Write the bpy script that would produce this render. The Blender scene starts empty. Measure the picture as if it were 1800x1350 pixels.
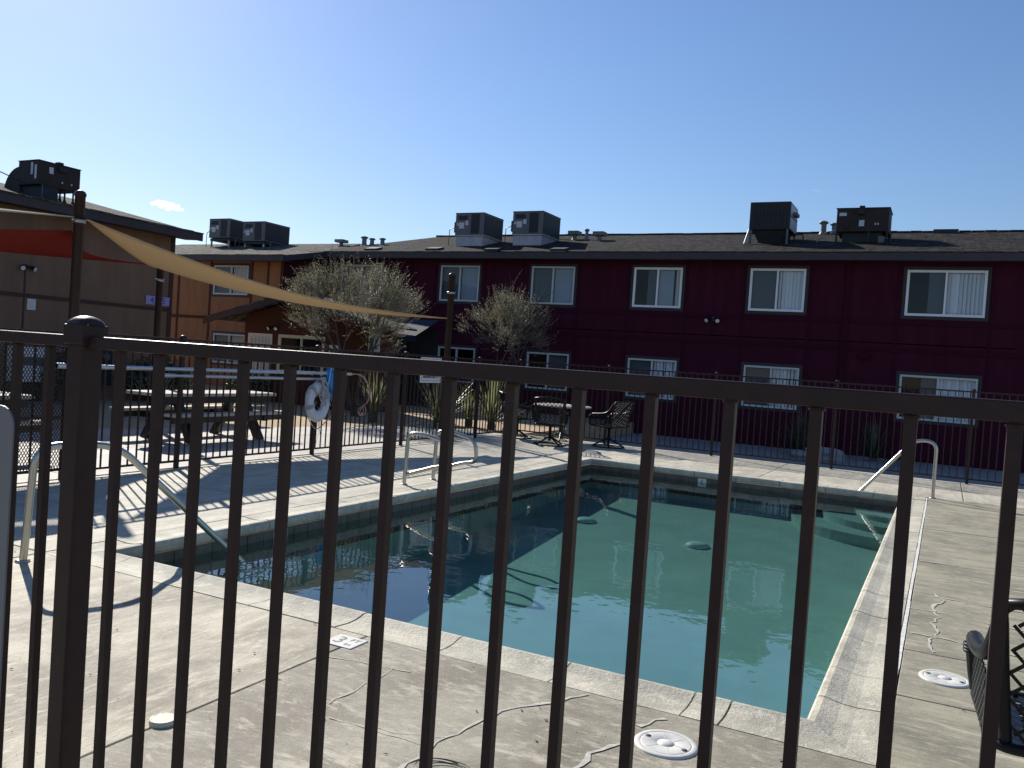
import bpy, math, random
from mathutils import Vector, Matrix
R = math.radians
rnd = random.Random(7)
S = bpy.context.scene
COL = S.collection

# ------------------------------------------------------------------ camera
AZ, PITCH, ROLL, FPX = 1.09784, 0.026292, 0.067359, 1487.74
cam_d = bpy.data.cameras.new('camera')
cam_d.sensor_width = 36.0
cam_d.lens = FPX / 1800 * 36
cam_d.clip_start, cam_d.clip_end = 0.05, 6000
cam = bpy.data.objects.new('camera', cam_d)
COL.objects.link(cam)
f0 = Vector((math.sin(AZ), math.cos(AZ), 0)); r0 = Vector((math.cos(AZ), -math.sin(AZ), 0)); z0 = Vector((0, 0, 1))
fw = f0 * math.cos(PITCH) - z0 * math.sin(PITCH)
up = f0 * math.sin(PITCH) + z0 * math.cos(PITCH)
rt2 = r0 * math.cos(ROLL) + up * math.sin(ROLL)
up2 = -r0 * math.sin(ROLL) + up * math.cos(ROLL)
M = Matrix((rt2, up2, -fw)).transposed().to_4x4()
M.translation = Vector((0, 0, 1.6))
cam.matrix_world = M
S.camera = cam

# ------------------------------------------------------------------ sky, sun, exposure
SUN_EL = R(31.0)
SUN_DIR = Vector((.515 * math.cos(SUN_EL), .857 * math.cos(SUN_EL), math.sin(SUN_EL))).normalized()
world = bpy.data.worlds.new('World')
S.world = world
world.use_nodes = True
wn = world.node_tree
sky = wn.nodes.new('ShaderNodeTexSky')
sky.sky_type = 'NISHITA'
sky.sun_disc = False
sky.sun_elevation = SUN_EL
sky.sun_rotation = math.atan2(SUN_DIR.x, SUN_DIR.y)
sky.altitude = 1500
sky.air_density = 1.5
sky.dust_density = 1.0
sky.ozone_density = 6.0
bg = wn.nodes['Background']
bg.inputs['Strength'].default_value = 0.079
hs = wn.nodes.new('ShaderNodeHueSaturation'); hs.inputs['Saturation'].default_value = 1.03
wn.links.new(sky.outputs[0], hs.inputs['Color']); wb = wn.nodes.new('ShaderNodeMix'); wb.data_type = 'RGBA'; wb.blend_type = 'MULTIPLY'; wb.inputs['Factor'].default_value = 1; wb.inputs['B'].default_value = (1.0, .94, 1.0, 1)   # the camera's white balance
wn.links.new(hs.outputs[0], wb.inputs['A']); wn.links.new(wb.outputs['Result'], bg.inputs['Color'])
sun_d = bpy.data.lights.new('sun', 'SUN')
sun_d.energy = 4.6
sun_d.angle = R(0.53)
sun_d.color = (1.0, 0.95, 0.87)
sun = bpy.data.objects.new('sun', sun_d)
COL.objects.link(sun)
sun.rotation_euler = SUN_DIR.to_track_quat('Z', 'Y').to_euler()
sun.location = SUN_DIR * 60
S.view_settings.view_transform = 'Standard'
S.view_settings.look = 'None'
S.view_settings.exposure = 0.58
S.view_settings.gamma = 1
S.view_settings.use_curve_mapping = False

# ------------------------------------------------------------------ helpers
def lin(r, g, b):
    f = lambda c: (c / 255 / 12.92) if c / 255 <= .04045 else ((c / 255 + .055) / 1.055) ** 2.4
    return (f(r), f(g), f(b))

class MB:
    def __init__(s): s.v = []; s.f = []; s.sm = []
    def add(s, vs, fs, smooth=False):
        n = len(s.v); s.v += [tuple(v) for v in vs]
        for f in fs: s.f.append(tuple(i + n for i in f)); s.sm.append(smooth)
        return s
    def box(s, x0, x1, y0, y1, z0, z1):
        return s.add([(x0,y0,z0),(x1,y0,z0),(x1,y1,z0),(x0,y1,z0),(x0,y0,z1),(x1,y0,z1),(x1,y1,z1),(x0,y1,z1)],
                     [(3,2,1,0),(4,5,6,7),(0,1,5,4),(1,2,6,5),(2,3,7,6),(3,0,4,7)])
    def obox(s, c, ax, ay, az):
        c, ax, ay, az = map(Vector, (c, ax, ay, az))
        vs = [c + sx*ax + sy*ay + sz*az for sz in (-1,1) for sx, sy in ((-1,-1),(1,-1),(1,1),(-1,1))]
        return s.add(vs, [(3,2,1,0),(4,5,6,7),(0,1,5,4),(1,2,6,5),(2,3,7,6),(3,0,4,7)])
    def bar(s, p0, p1, w, h, upv=(0,0,1)):
        p0, p1 = Vector(p0), Vector(p1); d = (p1 - p0)
        if d.length < 1e-6: return s
        dn = d.normalized(); side = dn.cross(Vector(upv))
        if side.length < 1e-4: side = dn.cross(Vector((1,0,0)))
        side.normalize(); u2 = side.cross(dn)
        return s.obox((p0+p1)/2, d/2, side*w/2, u2*h/2)
    def tube(s, pts, r, n=10, cap=True, smooth=True):
        pts = [Vector(p) for p in pts]; rr = r if isinstance(r, (list, tuple)) else [r]*len(pts)
        nrm = None; vs = []; fs = []
        for i, p in enumerate(pts):
            t = (pts[min(i+1, len(pts)-1)] - pts[max(i-1, 0)]).normalized()
            if nrm is None:
                nrm = t.cross(Vector((0,0,1)))
                if nrm.length < 1e-3: nrm = t.cross(Vector((1,0,0)))
            nrm = (nrm - t*nrm.dot(t)).normalized(); b = t.cross(nrm)
            for k in range(n):
                a = 2*math.pi*k/n; vs.append(p + (nrm*math.cos(a) + b*math.sin(a))*rr[i])
        for i in range(len(pts)-1):
            for k in range(n):
                a = i*n+k; c = i*n+(k+1) % n; fs.append((a, c, c+n, a+n))
        s.add(vs, fs, smooth)
        if cap:
            m = len(pts)-1
            s.add(vs[:n], [tuple(range(n))[::-1]]); s.add(vs[m*n:], [tuple(range(n))])
        return s
    def lathe(s, prof, c=(0,0,0), n=20, smooth=True):
        c = Vector(c); vs = []; fs = []
        for r_, z_ in prof:
            for k in range(n):
                a = 2*math.pi*k/n; vs.append(c + Vector((r_*math.cos(a), r_*math.sin(a), z_)))
        for i in range(len(prof)-1):
            for k in range(n):
                a = i*n+k; b = i*n+(k+1) % n; fs.append((a, b, b+n, a+n))
        return s.add(vs, fs, smooth)
    def prism(s, poly, ext):
        poly = [Vector(p) for p in poly]; e = Vector(ext); n = len(poly)
        vs = poly + [p + e for p in poly]
        fs = [tuple(range(n))[::-1], tuple(range(n, 2*n))] + [(i, (i+1) % n, (i+1) % n + n, i+n) for i in range(n)]
        return s.add(vs, fs)
    def loft(s, a, b, smooth=False):
        n = len(a); return s.add(list(a)+list(b), [tuple(range(n))[::-1], tuple(range(n, 2*n))] + [(i, (i+1) % n, (i+1) % n+n, i+n) for i in range(n)], smooth)
    def quad(s, *p): return s.add(p, [tuple(range(len(p)))])
    def mesh(s, name, mat, off=(0,0,0)):
        me = bpy.data.meshes.new(name)
        o = Vector(off)
        me.from_pydata([tuple(Vector(v) - o) for v in s.v], [], s.f)
        me.polygons.foreach_set('use_smooth', s.sm)
        me.materials.append(mat)
        me.validate(); me.update()
        return me
    def build(s, name, mat, parent=None, bevel=0.0, kind=None, recalc=True):
        root = parent
        while root is not None and root.parent is not None: root = root.parent
        off = OFF.get(root.name, Vector()) if root is not None else Vector()
        me = s.mesh(name, mat, off)
        if recalc: fixn(me)
        return link(name, me, parent, bevel, kind)
import bmesh
def fixn(me):
    bm = bmesh.new(); bm.from_mesh(me); bmesh.ops.recalc_face_normals(bm, faces=bm.faces); bm.to_mesh(me); bm.free()
OFF = {}
def link(name, data, parent=None, bevel=0.0, kind=None, loc=None, rot=None):
    o = bpy.data.objects.new(name, data); COL.objects.link(o)
    if parent is not None: o.parent = parent
    if loc is not None: o.location = loc
    if rot is not None: o.rotation_euler = rot
    if bevel:
        b = o.modifiers.new('bevel', 'BEVEL'); b.width = bevel; b.segments = 2; b.limit_method = 'ANGLE'; b.angle_limit = R(35)
    if kind: o['kind'] = kind
    return o
def tag(o, label, cat, group=None):
    o['label'] = label; o['category'] = cat
    if group: o['group'] = group
    return o
def thing(name, label, cat, loc=(0,0,0), rz=0.0, group=None, world=False):
    o = bpy.data.objects.new(name, None); COL.objects.link(o)
    o.empty_display_size = .2; o.location = loc; o.rotation_euler = (0,0,rz)
    if world: OFF[o.name] = Vector(loc)      # parts are given in world coordinates
    return tag(o, label, cat, group)
def kids(o): return [c for c in ALLK.get(o.name, [])] if False else list(o.children)
def dup(root, loc, rz=0.0, label=None, group=None, scale=None):
    def cp(o, par):
        c = o.copy(); COL.objects.link(c)
        if par is not None: c.parent = par
        for ch in o.children: cp(ch, c)
        return c
    r = cp(root, None); r.location = loc; r.rotation_euler = (0,0,rz)
    if scale: r.scale = scale
    if label: r['label'] = label
    if group: r['group'] = group
    return r
def arc(c, a0, a1, r, n, ex, ez):
    c, ex, ez = Vector(c), Vector(ex), Vector(ez)
    return [c + ex*math.cos(a0+(a1-a0)*i/n)*r + ez*math.sin(a0+(a1-a0)*i/n)*r for i in range(n+1)]
def fillet(pts, r, n=6):
    pts = [Vector(p) for p in pts]; out = [pts[0]]
    for i in range(1, len(pts)-1):
        a, b, c = pts[i-1], pts[i], pts[i+1]
        d1 = (a-b); d2 = (c-b); rr = min(r, d1.length*.48, d2.length*.48)
        p1 = b + d1.normalized()*rr; p2 = b + d2.normalized()*rr
        for k in range(n+1):
            t = k/n; out.append((1-t)**2*p1 + 2*t*(1-t)*b + t*t*p2)
    return out + [pts[-1]]

# ------------------------------------------------------------------ materials
MT = {}
def mat(name, base, rough=.6, metal=0.0, spec=.5, var=0.0, vscale=3.0, dark=None, light=None, bump=0.0, bscale=60.0, stretch=(1,1,1), coat=0.0):
    m = bpy.data.materials.new(name); m.use_nodes = True; nt = m.node_tree; N = nt.nodes; L = nt.links
    p = N['Principled BSDF']; p.inputs['Roughness'].default_value = rough; p.inputs['Metallic'].default_value = metal
    p.inputs['Specular IOR Level'].default_value = spec; p.inputs['Coat Weight'].default_value = coat
    p.inputs['Base Color'].default_value = (*base, 1)
    if var or bump:
        g = N.new('ShaderNodeNewGeometry'); mp = N.new('ShaderNodeMapping'); mp.inputs['Scale'].default_value = stretch
        L.new(g.outputs['Position'], mp.inputs['Vector'])
    if var:
        t = N.new('ShaderNodeTexNoise'); t.inputs['Scale'].default_value = vscale; t.inputs['Detail'].default_value = 8; t.inputs['Roughness'].default_value = .62
        L.new(mp.outputs[0], t.inputs['Vector'])
        cr = N.new('ShaderNodeValToRGB'); e = cr.color_ramp.elements
        d = dark or tuple(c*(1-var) for c in base); l = light or tuple(min(1, c*(1+var)) for c in base)
        e[0].position, e[0].color = .32, (*d, 1); e[1].position, e[1].color = .68, (*l, 1)
        L.new(t.outputs['Fac'], cr.inputs[0]); L.new(cr.outputs[0], p.inputs['Base Color'])
    if bump:
        t2 = N.new('ShaderNodeTexNoise'); t2.inputs['Scale'].default_value = bscale; t2.inputs['Detail'].default_value = 4
        L.new(mp.outputs[0], t2.inputs['Vector'])
        b = N.new('ShaderNodeBump'); b.inputs['Strength'].default_value = bump; b.inputs['Distance'].default_value = .01
        L.new(t2.outputs['Fac'], b.inputs['Height']); L.new(b.outputs[0], p.inputs['Normal'])
    MT[name] = m
    return m

def concrete(name, base, stain, pale, stretch, pits=.35, spots=True, rough=.75):
    """weathered concrete: broad stains, streaks left by brushing, speckles and pits"""
    m = bpy.data.materials.new(name); m.use_nodes = True; nt = m.node_tree; N = nt.nodes; L = nt.links
    p = N['Principled BSDF']; p.inputs['Roughness'].default_value = rough; p.inputs['Specular IOR Level'].default_value = .35
    g = N.new('ShaderNodeNewGeometry')
    def noise(scale, detail, st=(1,1,1), rgh=.6, dist=0.0):
        mp = N.new('ShaderNodeMapping'); mp.inputs['Scale'].default_value = st; L.new(g.outputs['Position'], mp.inputs['Vector'])
        t = N.new('ShaderNodeTexNoise'); t.inputs['Scale'].default_value = scale; t.inputs['Detail'].default_value = detail
        t.inputs['Roughness'].default_value = rgh; t.inputs['Distortion'].default_value = dist
        L.new(mp.outputs[0], t.inputs['Vector']); return t.outputs['Fac']
    def ramp(fac, a, b):
        r_ = N.new('ShaderNodeMapRange'); r_.inputs['From Min'].default_value = a; r_.inputs['From Max'].default_value = b
        L.new(fac, r_.inputs['Value']); return r_.outputs[0]
    def mix(c1, c2, fac, k=1.0):
        mx = N.new('ShaderNodeMix'); mx.data_type = 'RGBA'
        if k != 1.0:
            mm = N.new('ShaderNodeMath'); mm.operation = 'MULTIPLY'; mm.inputs[1].default_value = k; L.new(fac, mm.inputs[0]); fac = mm.outputs[0]
        L.new(fac, mx.inputs['Factor'])
        for sck, c in ((mx.inputs['A'], c1), (mx.inputs['B'], c2)):
            if isinstance(c, tuple): sck.default_value = (*c, 1)
            else: L.new(c, sck)
        return mx.outputs['Result']
    c = mix(base, stain, ramp(noise(1.3, 7, (1,1,1), .72), .44, .60))
    c = mix(c, stain, ramp(noise(2.2, 9, stretch, .7, .4), .46, .62), .75)
    c = mix(c, pale, ramp(noise(3.1, 9, tuple(s*1.15 for s in stretch), .72, .3), .55, .66), .8)
    c = mix(c, pale, ramp(noise(13, 9, stretch, .78, .6), .53, .63), .65)
    c = mix(c, stain, ramp(noise(19, 9, stretch, .78, .4), .55, .67), .6)
    c = mix(c, tuple(x*.55 for x in stain), ramp(noise(160, 2), .66, .74), .55)
    c = mix(c, pale, ramp(noise(240, 2), .62, .72), .4)
    L.new(c, p.inputs['Base Color'])
    b = N.new('ShaderNodeBump'); b.inputs['Strength'].default_value = pits; b.inputs['Distance'].default_value = .006
    mmx = N.new('ShaderNodeMath'); mmx.operation = 'ADD'
    L.new(noise(110, 5, (1,1,1), .7), mmx.inputs[0]); L.new(ramp(noise(45, 4, tuple(s for s in stretch)), .2, .8), mmx.inputs[1])
    L.new(mmx.outputs[0], b.inputs['Height']); L.new(b.outputs[0], p.inputs['Normal'])
    MT[name] = m
    return m

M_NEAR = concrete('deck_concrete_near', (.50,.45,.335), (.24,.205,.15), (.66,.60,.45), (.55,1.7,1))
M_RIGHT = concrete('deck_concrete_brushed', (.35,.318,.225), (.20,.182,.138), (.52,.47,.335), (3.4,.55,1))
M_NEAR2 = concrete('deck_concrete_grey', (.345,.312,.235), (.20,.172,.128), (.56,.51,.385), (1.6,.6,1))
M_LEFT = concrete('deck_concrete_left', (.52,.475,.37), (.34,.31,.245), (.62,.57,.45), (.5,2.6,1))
M_PATIO = concrete('patio_concrete', (.47,.44,.385), (.37,.345,.305), (.53,.50,.44), (1,1,1))
M_WALK = concrete('walk_concrete', (.30,.295,.28), (.23,.225,.215), (.36,.35,.33), (1,1,1))
M_COPE = concrete('coping_concrete', (.55,.505,.39), (.36,.335,.265), (.67,.62,.48), (1.2,1.2,1), .55)
M_CRACK = mat('crack_filler', (.47,.44,.37), .85, var=.25, vscale=25)
M_CAULK = mat('white_caulk', (.66,.64,.58), .8, var=.2, vscale=20, bump=.4)
M_FILL = mat('joint_dirt', (.07,.062,.052), .95)
M_DIRT = mat('dry_dirt', (.40,.29,.17), .95, var=.25, vscale=6, bump=.6, bscale=40)
M_GROUND = mat('bare_ground', (.30,.25,.19), .95, var=.3, vscale=.6, bump=.4, bscale=20)
M_FENCE = mat('brown_fence_paint', (.036,.021,.019), .45, spec=.22, var=.15, vscale=30, bump=.06, bscale=220)
def rusty(m):
    nt = m.node_tree; N = nt.nodes; L = nt.links; p = N['Principled BSDF']
    src = p.inputs['Base Color'].links[0].from_socket
    g = N.new('ShaderNodeNewGeometry'); t = N.new('ShaderNodeTexNoise'); t.inputs['Scale'].default_value = 70; t.inputs['Detail'].default_value = 6; t.inputs['Roughness'].default_value = .75
    L.new(g.outputs['Position'], t.inputs['Vector'])
    mr = N.new('ShaderNodeMapRange'); mr.inputs['From Min'].default_value = .66; mr.inputs['From Max'].default_value = .74; L.new(t.outputs['Fac'], mr.inputs['Value'])
    mx = N.new('ShaderNodeMix'); mx.data_type = 'RGBA'; mx.inputs['B'].default_value = (.13,.075,.05,1)
    L.new(mr.outputs[0], mx.inputs['Factor']); L.new(src, mx.inputs['A']); L.new(mx.outputs['Result'], p.inputs['Base Color'])
rusty(M_FENCE)
M_STEEL = mat('brushed_steel', (.46,.44,.40), .33, 1.0, bump=.05, bscale=150)
M_ALU = mat('dull_aluminium', (.55,.56,.58), .4, .9)
M_RED = mat('maroon_siding', (.056,.0075,.021), .8, spec=.12, var=.18, vscale=1.2, bump=.25, bscale=45, stretch=(1,3,.5))
M_REDTRIM = mat('maroon_batten', (.043,.0060,.017), .8, spec=.12, var=.1)
M_ORANGE = mat('orange_siding', (.31,.145,.072), .8, spec=.12, var=.14, vscale=1.5, bump=.25, bscale=45, stretch=(1,3,.5))
M_ORTRIM = mat('rust_batten', (.085,.032,.02), .8, spec=.12, var=.1)
M_BROWN = mat('brown_siding', (.200,.126,.088), .8, spec=.12, var=.12, vscale=1.1, bump=.2, bscale=45, stretch=(3,1,.5))
M_BRTRIM = mat('brown_batten', (.080,.046,.040), .8, spec=.12)
M_FASCIA = mat('dark_fascia', (.040,.030,.036), .6, var=.15, vscale=2)
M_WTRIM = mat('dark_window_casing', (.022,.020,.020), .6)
M_ALWIN = mat('pale_window_frame', (.55,.56,.56), .45)
M_BLIND = mat('pale_blind', (.85,.85,.84), .8)
M_CURT = mat('cream_curtain', (.62,.55,.49), .9)
M_GREYBL = mat('grey_screen', (.085,.10,.11), .8)
M_GREYLT = mat('light_screen', (.34,.38,.42), .8)
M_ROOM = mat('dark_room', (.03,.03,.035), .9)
M_ACGREY = mat('ac_grey_paint', (.115,.115,.125), .55, var=.08, vscale=5)
M_ACDARK = mat('ac_dark_paint', (.022,.028,.034), .55, spec=.3)
M_ACBROWN = mat('ac_brown_paint', (.040,.031,.029), .65, spec=.2, var=.15, vscale=4)
M_COIL = mat('ac_coil', (.012,.013,.016), .6, bump=.5, bscale=120)
M_CURB = mat('galvanised_curb', (.36,.37,.40), .5, .4, var=.15, vscale=6)
M_LABEL = mat('paper_label', (.55,.57,.60), .6)
M_VENT = mat('vent_metal', (.17,.19,.18), .6, .3)
M_BLACK = mat('black_metal', (.012,.012,.014), .38)
M_RESIN = mat('black_resin', (.0065,.0065,.008), .40, spec=.28)
M_WOODTOP = mat('pale_tabletop', (.42,.38,.33), .8, var=.1, vscale=8)
M_WHITEPL = mat('white_plastic', (.62,.60,.54), .5, var=.10, vscale=30)
M_CREAMPL = mat('cream_plastic', (.60,.55,.38), .5)
M_WHITEFR = mat('white_window_frame', (.82,.82,.82), .4)
M_SIGNW = mat('sign_white', (.62,.62,.62), .5)
M_SIGNB = mat('sign_back', (.20,.20,.21), .5)
M_INK = mat('sign_ink', (.05,.05,.06), .7)
M_REDINK = mat('sign_red_ink', (.35,.04,.04), .7)
M_LILAC = mat('lilac_plate', (.36,.30,.58), .6)
M_PURPLE = mat('purple_digit', (.06,.04,.20), .6)
M_RING = mat('ring_foam', (.62,.60,.63), .6, var=.12, vscale=9, bump=.2, bscale=50)
M_ROPE = mat('rope', (.42,.40,.40), .9)
M_PINKROPE = mat('hook_tube', (.36,.20,.19), .5)
M_BLUE = mat('blue_net', (.01,.22,.58), .6)
M_PLASTER = mat('pool_plaster', (.60,.68,.62), .8, var=.1, vscale=2.0)
M_TILE = mat('waterline_tile', (.105,.080,.066), .35, var=.35, vscale=7)
M_GROUT = mat('tile_grout', (.15,.135,.12), .9)
M_BARK = mat('tree_bark', (.075,.062,.050), .9, bump=.6, bscale=40)
M_TWIG = mat('twig_bark', (.13,.12,.08), .9)
M_AWN = mat('blue_awning', (.005,.011,.034), .8)
M_BULB = mat('lamp_lens', (.7,.7,.7), .2)
M_ROCK = mat('grey_rock', (.25,.25,.26), .9, var=.2, bump=.6, bscale=15)
M_SKYW = mat('cloud_white', (.95,.95,.95), 1.0)

def roofmat(name, a, b, c, axis):
    """laminated shingles: courses across the slope, uneven tabs, granules"""
    m = bpy.data.materials.new(name); m.use_nodes = True; nt = m.node_tree; N = nt.nodes; L = nt.links
    p = N['Principled BSDF']; p.inputs['Roughness'].default_value = .95; p.inputs['Specular IOR Level'].default_value = .06
    g = N.new('ShaderNodeNewGeometry'); sp = N.new('ShaderNodeSeparateXYZ'); L.new(g.outputs['Position'], sp.inputs[0])
    cb = N.new('ShaderNodeCombineXYZ')
    ax = ('Y', 'X') if axis == 'u' else ('X', 'Y')
    L.new(sp.outputs[ax[0]], cb.inputs['X']); L.new(sp.outputs[ax[1]], cb.inputs['Y'])
    br = N.new('ShaderNodeTexBrick'); br.inputs['Scale'].default_value = 1.0
    br.inputs['Brick Width'].default_value = .42; br.inputs['Row Height'].default_value = .19; br.inputs['Mortar Size'].default_value = .012; br.inputs['Bias'].default_value = -.15
    br.inputs['Color1'].default_value = (*a, 1); br.inputs['Color2'].default_value = (*b, 1); br.inputs['Mortar'].default_value = (*[x*.3 for x in a], 1)
    br.offset = .37; L.new(cb.outputs[0], br.inputs['Vector'])
    t = N.new('ShaderNodeTexNoise'); t.inputs['Scale'].default_value = 5.5; t.inputs['Detail'].default_value = 10; t.inputs['Roughness'].default_value = .85
    L.new(g.outputs['Position'], t.inputs['Vector'])
    mr = N.new('ShaderNodeMapRange'); mr.inputs['From Min'].default_value = .48; mr.inputs['From Max'].default_value = .66; L.new(t.outputs['Fac'], mr.inputs['Value'])
    mx = N.new('ShaderNodeMix'); mx.data_type = 'RGBA'; mx.inputs['B'].default_value = (*c, 1)
    L.new(mr.outputs[0], mx.inputs['Factor']); L.new(br.outputs['Color'], mx.inputs['A']); L.new(mx.outputs['Result'], p.inputs['Base Color'])
    bp = N.new('ShaderNodeBump'); bp.inputs['Strength'].default_value = .9; bp.inputs['Distance'].default_value = .03
    ad = N.new('ShaderNodeMath'); ad.operation = 'ADD'; L.new(br.outputs['Fac'], ad.inputs[0]); L.new(t.outputs['Fac'], ad.inputs[1])
    iv = N.new('ShaderNodeMath'); iv.operation = 'SUBTRACT'; L.new(t.outputs['Fac'], iv.inputs[0]); L.new(br.outputs['Fac'], iv.inputs[1])
    L.new(iv.outputs[0], bp.inputs['Height']); L.new(bp.outputs[0], p.inputs['Normal'])
    return m
M_ROOF = roofmat('roof_shingles', (.012,.011,.011), (.042,.039,.037), (.10,.09,.08), 'u')
M_ROOF2 = roofmat('roof_shingles_pale', (.035,.032,.028), (.14,.128,.11), (.30,.28,.24), 'u')
M_ROOF3 = roofmat('roof_shingles_tan', (.03,.027,.024), (.11,.10,.088), (.26,.24,.205), 'w')

def thin_fresnel(N, L, ior, g):
    """the same reflectance from both sides of a sheet"""
    fr = N.new('ShaderNodeFresnel'); mr = N.new('ShaderNodeMapRange')
    mr.inputs['To Min'].default_value = ior; mr.inputs['To Max'].default_value = 1/ior
    L.new(g.outputs['Backfacing'], mr.inputs['Value']); L.new(mr.outputs[0], fr.inputs['IOR']); return fr
def glassmat():
    m = bpy.data.materials.new('window_glass'); m.use_nodes = True; nt = m.node_tree; N = nt.nodes; L = nt.links
    N.remove(N['Principled BSDF'])
    tr = N.new('ShaderNodeBsdfTransparent'); tr.inputs[0].default_value = (.92,.95,.97,1)
    gl = N.new('ShaderNodeBsdfGlossy'); gl.inputs['Roughness'].default_value = .015
    g = N.new('ShaderNodeNewGeometry'); fr = thin_fresnel(N, L, 1.32, g); t = N.new('ShaderNodeTexNoise'); t.inputs['Scale'].default_value = .9; L.new(g.outputs['Position'], t.inputs['Vector'])
    b = N.new('ShaderNodeBump'); b.inputs['Strength'].default_value = .05; b.inputs['Distance'].default_value = .05; L.new(t.outputs['Fac'], b.inputs['Height']); L.new(b.outputs[0], gl.inputs['Normal'])
    mx = N.new('ShaderNodeMixShader'); L.new(fr.outputs[0], mx.inputs[0]); L.new(tr.outputs[0], mx.inputs[1]); L.new(gl.outputs[0], mx.inputs[2])
    L.new(mx.outputs[0], N['Material Output'].inputs['Surface'])
    return m
M_GLASS = glassmat()
def sailmat(name, col, tcol, thru=.0):
    m = bpy.data.materials.new(name); m.use_nodes = True; nt = m.node_tree; N = nt.nodes; L = nt.links
    N.remove(N['Principled BSDF'])
    d = N.new('ShaderNodeBsdfDiffuse'); d.inputs[0].default_value = (*col, 1)
    t = N.new('ShaderNodeBsdfTranslucent'); t.inputs[0].default_value = (*tcol, 1)
    g = N.new('ShaderNodeNewGeometry'); w = N.new('ShaderNodeTexNoise'); w.inputs['Scale'].default_value = 1.6; w.inputs['Detail'].default_value = 5
    L.new(g.outputs['Position'], w.inputs['Vector'])
    b = N.new('ShaderNodeBump'); b.inputs['Strength'].default_value = .25; b.inputs['Distance'].default_value = .1; L.new(w.outputs['Fac'], b.inputs['Height'])
    L.new(b.outputs[0], d.inputs['Normal']); L.new(b.outputs[0], t.inputs['Normal'])
    mx = N.new('ShaderNodeMixShader'); mx.inputs[0].default_value = .5
    L.new(d.outputs[0], mx.inputs[1]); L.new(t.outputs[0], mx.inputs[2])
    L.new(mx.outputs[0], N['Material Output'].inputs['Surface'])
    return m
M_TAN = sailmat('tan_sailcloth', (.66,.55,.38), (.46,.36,.225))
M_REDSAIL = sailmat('red_sailcloth', (.36,.060,.048), (.09,.010,.008))
M_CREAM = sailmat('cream_sailcloth', (.62,.57,.48), (.4,.36,.28))
def leafmat(name, cols, trans=.35):
    m = bpy.data.materials.new(name); m.use_nodes = True; nt = m.node_tree; N = nt.nodes; L = nt.links
    N.remove(N['Principled BSDF'])
    g = N.new('ShaderNodeNewGeometry'); cr = N.new('ShaderNodeValToRGB'); e = cr.color_ramp.elements
    e[0].position, e[0].color = 0, (*cols[0], 1); e[1].position, e[1].color = 1, (*cols[2], 1)
    k = e.new(.5); k.color = (*cols[1], 1)
    L.new(g.outputs['Random Per Island'], cr.inputs[0])
    d = N.new('ShaderNodeBsdfDiffuse'); t = N.new('ShaderNodeBsdfTranslucent'); gl = N.new('ShaderNodeBsdfGlossy'); gl.inputs['Roughness'].default_value = .45
    L.new(cr.outputs[0], d.inputs[0]); L.new(cr.outputs[0], t.inputs[0])
    mx = N.new('ShaderNodeMixShader'); mx.inputs[0].default_value = trans; L.new(d.outputs[0], mx.inputs[1]); L.new(t.outputs[0], mx.inputs[2])
    m2 = N.new('ShaderNodeMixShader'); m2.inputs[0].default_value = .10; L.new(mx.outputs[0], m2.inputs[1]); L.new(gl.outputs[0], m2.inputs[2])
    L.new(m2.outputs[0], N['Material Output'].inputs['Surface'])
    return m
M_OLIVE = leafmat('olive_leaf', ((.075,.07,.04), (.19,.175,.10), (.42,.38,.25)), .5)
M_YUCCA = leafmat('yucca_leaf', ((.09,.11,.04), (.19,.21,.085), (.38,.36,.20)), .5)
M_BUSH = leafmat('bush_leaf', ((.02,.032,.012), (.035,.05,.018), (.06,.075,.03)), .2)

def watermat():
    m = bpy.data.materials.new('pool_water'); m.use_nodes = True; nt = m.node_tree; N = nt.nodes; L = nt.links
    N.remove(N['Principled BSDF'])
    g = N.new('ShaderNodeNewGeometry')
    mp = N.new('ShaderNodeMapping'); mp.inputs['Scale'].default_value = (1.0, 1.0, 1); L.new(g.outputs['Position'], mp.inputs['Vector'])
    t = N.new('ShaderNodeTexNoise'); t.inputs['Scale'].default_value = 2.1; t.inputs['Detail'].default_value = 3; t.inputs['Roughness'].default_value = .5; L.new(mp.outputs[0], t.inputs['Vector'])
    t2 = N.new('ShaderNodeTexNoise'); t2.inputs['Scale'].default_value = 9; t2.inputs['Detail'].default_value = 2; L.new(mp.outputs[0], t2.inputs['Vector'])
    ml = N.new('ShaderNodeMath'); ml.operation = 'MULTIPLY'; ml.inputs[1].default_value = .12; L.new(t2.outputs['Fac'], ml.inputs[0])
    ad = N.new('ShaderNodeMath'); ad.operation = 'ADD'; L.new(t.outputs['Fac'], ad.inputs[0]); L.new(ml.outputs[0], ad.inputs[1])
    b = N.new('ShaderNodeBump'); b.inputs['Strength'].default_value = .5; b.inputs['Distance'].default_value = .0075; L.new(ad.outputs[0], b.inputs['Height'])
    rf = N.new('ShaderNodeBsdfTransparent'); rf.inputs[0].default_value = (.36,.535,.52,1)
    gl = N.new('ShaderNodeBsdfGlossy'); gl.inputs['Roughness'].default_value = 0.0; L.new(b.outputs[0], gl.inputs['Normal'])
    fr = thin_fresnel(N, L, 1.88, g); L.new(b.outputs[0], fr.inputs['Normal'])
    mx = N.new('ShaderNodeMixShader'); L.new(fr.outputs[0], mx.inputs[0]); L.new(rf.outputs[0], mx.inputs[1]); L.new(gl.outputs[0], mx.inputs[2])
    L.new(mx.outputs[0], N['Material Output'].inputs['Surface'])
    return m
M_WATER = watermat()

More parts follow.
